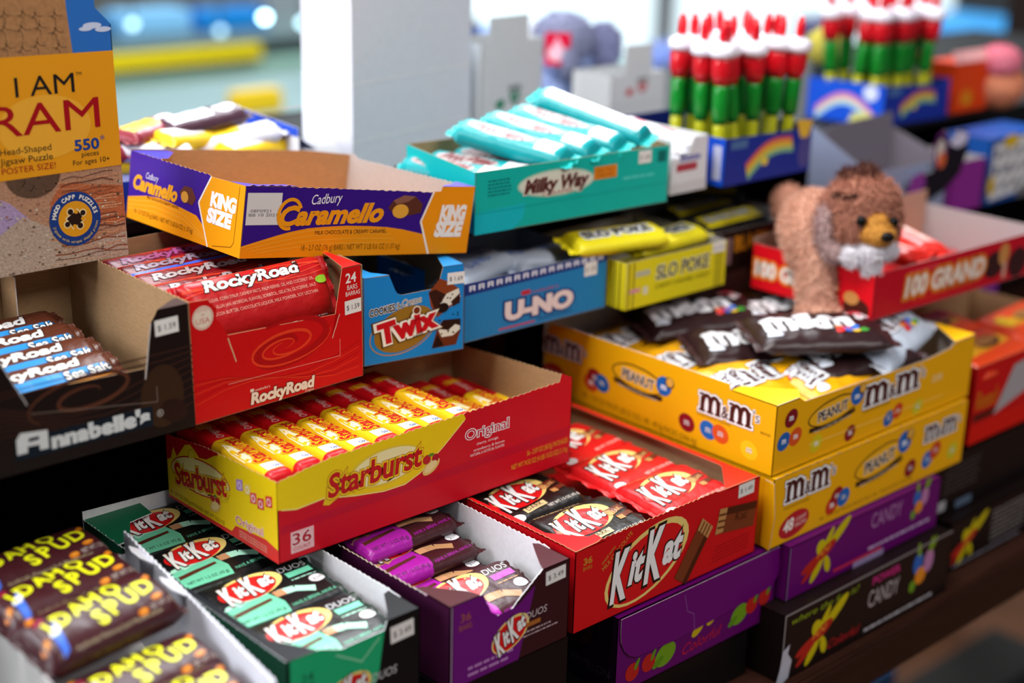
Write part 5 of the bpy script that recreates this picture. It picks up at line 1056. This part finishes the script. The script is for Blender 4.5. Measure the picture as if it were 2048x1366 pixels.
# ------------------------------------------------------------------ the shop behind
def struct(o): o['kind'] = 'structure'; return o
def slab(name, x0, y0, z0, x1, y1, z1, m): return link(name, boxes_mesh([(x0, y0, z0, x1, y1, z1)], m, 0))
struct(slab('floor', -3, -2, -.80, 12, 6, -.75, mat('#7a5038', .5, 0, 'wood')))
struct(slab('wall_back', -3, 5.0, -.75, 12, 5.1, 2.6, mat('#a9b6bc', .8, 0, 'board')))
def window(n, x0, z0, x1, z1):
    w = struct(link('window_%d' % n, boxes_mesh([(x0, 4.93, z0, x0 + .06, 4.99, z1), (x1 - .06, 4.93, z0, x1, 4.99, z1), (x0, 4.93, z0, x1, 4.99, z0 + .06), (x0, 4.93, z1 - .06, x1, 4.99, z1)], P('#cfd6da'), 0)))
    link('pane', boxes_mesh([(x0 + .06, 4.95, z0 + .06, x1 - .06, 4.97, z1 - .06)], mat('#dff4fb', .1, 0, 'paper', 1.35), 0), w)
window(1, 3.3, -.6, 5.6, 1.9); window(2, 5.65, -.6, 8.6, 1.9)
t = thing('counter', 'pale green shop counter with a yellow band, far behind the white bag', 'counter', (1.0, 2.8, -.75))
link('body', boxes_mesh([(-.9, -.3, 0, .75, .3, .867)], mat('#a9d6c6', .35), .004), t); link('yellow_band', boxes_mesh([(-.9, -.325, .868, .385, -.3002, .905)], mat('#ecd81c', .35), .002), t)
link('counter_top', boxes_mesh([(-.92, -.30, .905, .76, .32, .915), (-.9, -.29, .8672, .75, .3, .9048)], mat('#5a6a6a', .3), .002), t); link('back_board', boxes_mesh([(-.9, .24, .9155, .75, .27, 1.02)], mat('#6a6660', .6), 0), t)
link('light_strip', boxes_mesh([(-.9, .22, 1.021, .62, .27, 1.10)], mat('#bfeefa', .3, 0, 'paper', 1.1), .002), t)
for i in range(5):
    o = tag(link('blue_case', boxes_mesh([(-.1, -.05, 0, .1, .05, .05 + .008 * (i % 2))], mat(('#2f8fd0', '#7fc0ee', '#3a7aa8', '#8ccaf4', '#1f8ad8')[i], .15), .006), None, (.52 + .23 * i, 2.72, .166)), ('teal blue', 'pale blue', 'slate blue', 'light sky blue', 'bright blue')[i] + ' glossy case on the far counter', 'case', 'glossy blue cases on the far counter')
for i, (x, z) in enumerate(((1.078, .212), (1.314, .182), (1.444, .207), (1.557, .187))):  # glowing discs added to stand for out-of-focus highlights
    t = thing('highlight_disc', 'small glowing disc added as a blurred highlight over the far blue cases, ' + SC(i) + ' from the left', 'highlight disc', (x, 2.55, z), group='highlight discs over the far counter')
    link('glow_disc', lathe([(.002, -.009), (.010, -.004), (.010, .004), (.002, .009)], mat('#c4f0ff', .3, 0, 'paper', (3, 2, 14, 5)[i])), t); link('stem', boxes_mesh([(-.002, -.002, .0105, .002, .002, .16)], mat('#3a4044', .5), 0), t)
tag(link('price_card', boxes_mesh([(-.05, -.02, 0, .06, .02, .045)], mat('#e6c022', .5), .004), None, (.98, 1.9, .1105)), 'small yellow card holder on the grey table in front of the pale green counter', 'card holder')
tag(link('paper_stack', boxes_mesh([(-.3, -.12, 0, .25, .12, .06)], mat('#b4b8cc', .7), .004), None, (.95, 1.35, .1105)), 'pale lavender stack of paper goods behind the mixed candy heap', 'stack')
t = thing('table', 'low grey display table behind the rack, between counter and window', 'table', (1.6, 1.5, -.75))
link('table_top', boxes_mesh([(-1.1, -.4, .83, .62, .8, .86)], mat('#7f9494', .6), .004), t)
for x in (-1.05, .55):
    for y in (-.36, .72): link('leg', boxes_mesh([(x, y, 0, x + .05, y + .05, .8295)], mat('#4a4a50', .5), 0), t)
tag(link('plastic_bin', boxes_mesh([(-.16, -.10, 0, .16, .10, .11)], mat('#1266c8', .3), .008), None, (1.79, 1.92, .1105)), 'bright blue bin on the grey table behind the white carton with green mark', 'bin')
tag(link('plastic_bin', boxes_mesh([(-.16, -.10, 0, .16, .10, .14)], mat('#4a2c34', .5), .008), None, (1.50, 2.08, .1105)), 'dark maroon bin on the grey table beside the white bag', 'bin')
tag(link('plastic_bin', boxes_mesh([(-.03, -.03, 0, .03, .03, .07)], mat('#e03a6a', .4), .006), None, (.815, 1.50, .1105)), 'small pink tub on the grey table at the edge of the white bag', 'tub')
NP = [('#d06aa8', 1.86, 1.46, .055, 'magenta'), ('#e8e0ea', 1.99, 1.45, .05, 'white'), ('#5a5a86', 2.16, 1.42, .06, 'slate blue'), ('#d88ad0', 1.70, 1.18, .05, 'lilac'), ('#c8a8e0', 1.55, 1.20, .045, 'pale violet'), ('#e07a8a', 1.90, 1.22, .045, 'salmon pink'), ('#d8ccb0', 1.99, 1.27, .04, 'cream'), ('#8aa0e8', 1.68, 1.45, .05, 'periwinkle'), ('#b05a7a', 1.42, 1.33, .04, 'dusty rose'), ('#d8c89a', 1.30, 1.26, .035, 'sand')]
for i, (h, x, y, r, n) in enumerate(NP):
    t = thing('plush_toy', n + ' plush ball toy on the grey table behind the shelf', 'plush toy', (x, y, .1105), group='plush toys on the grey table')
    link('body', blob([((0, 0, r), (r, r, r))], .012, fur(h), .006, i), t); link('head', blob([((0, -.01, r * 2.2), (r * .7, r * .7, r * .6))], .01, fur(h), .006, i), t)
    for sx in (-1, 1): link('ear', blob([((sx * r * .55, 0, r * 2.7), (r * .25, r * .15, r * .3))], .008, fur(h), 0, i), t)
t = thing('cabinet', 'dark brown tall cabinet at the right edge of the shop', 'cabinet', (2.75, .85, -.75))
link('body', boxes_mesh([(-.22, -.25, 0, .45, .3, 2.2)], mat('#241a16', .5, 0, 'wood'), .004), t); link('door', boxes_mesh([(-.20, -.27, .1, .43, -.2502, 2.1)], mat('#2a1e1a', .5, 0, 'wood'), .004), t)
tag(link('floor_mat', boxes_mesh([(-.3, -.25, 0, .25, .2, .012)], mat('#3d3a38', .9, 0, 'board'), .003), None, (1.45, .35, -.7498)), 'dark grey mat on the floor under the rack', 'mat')
tag(link('storage_box', boxes_mesh([(-.14, -.1, 0, .16, .12, .16)], mat('#3a5a86', .6), .004), None, (1.05, .55, -.7498)), 'dull blue storage box on the floor under the rack', 'box')
tag(link('storage_bin', boxes_mesh([(-.2, -.2, 0, .3, .25, .90)], mat('#3f9fe0', .4), .01), None, (3.42, 1.75, -.7498)), 'tall sky blue bin at the far right beside the dark cabinet', 'bin')
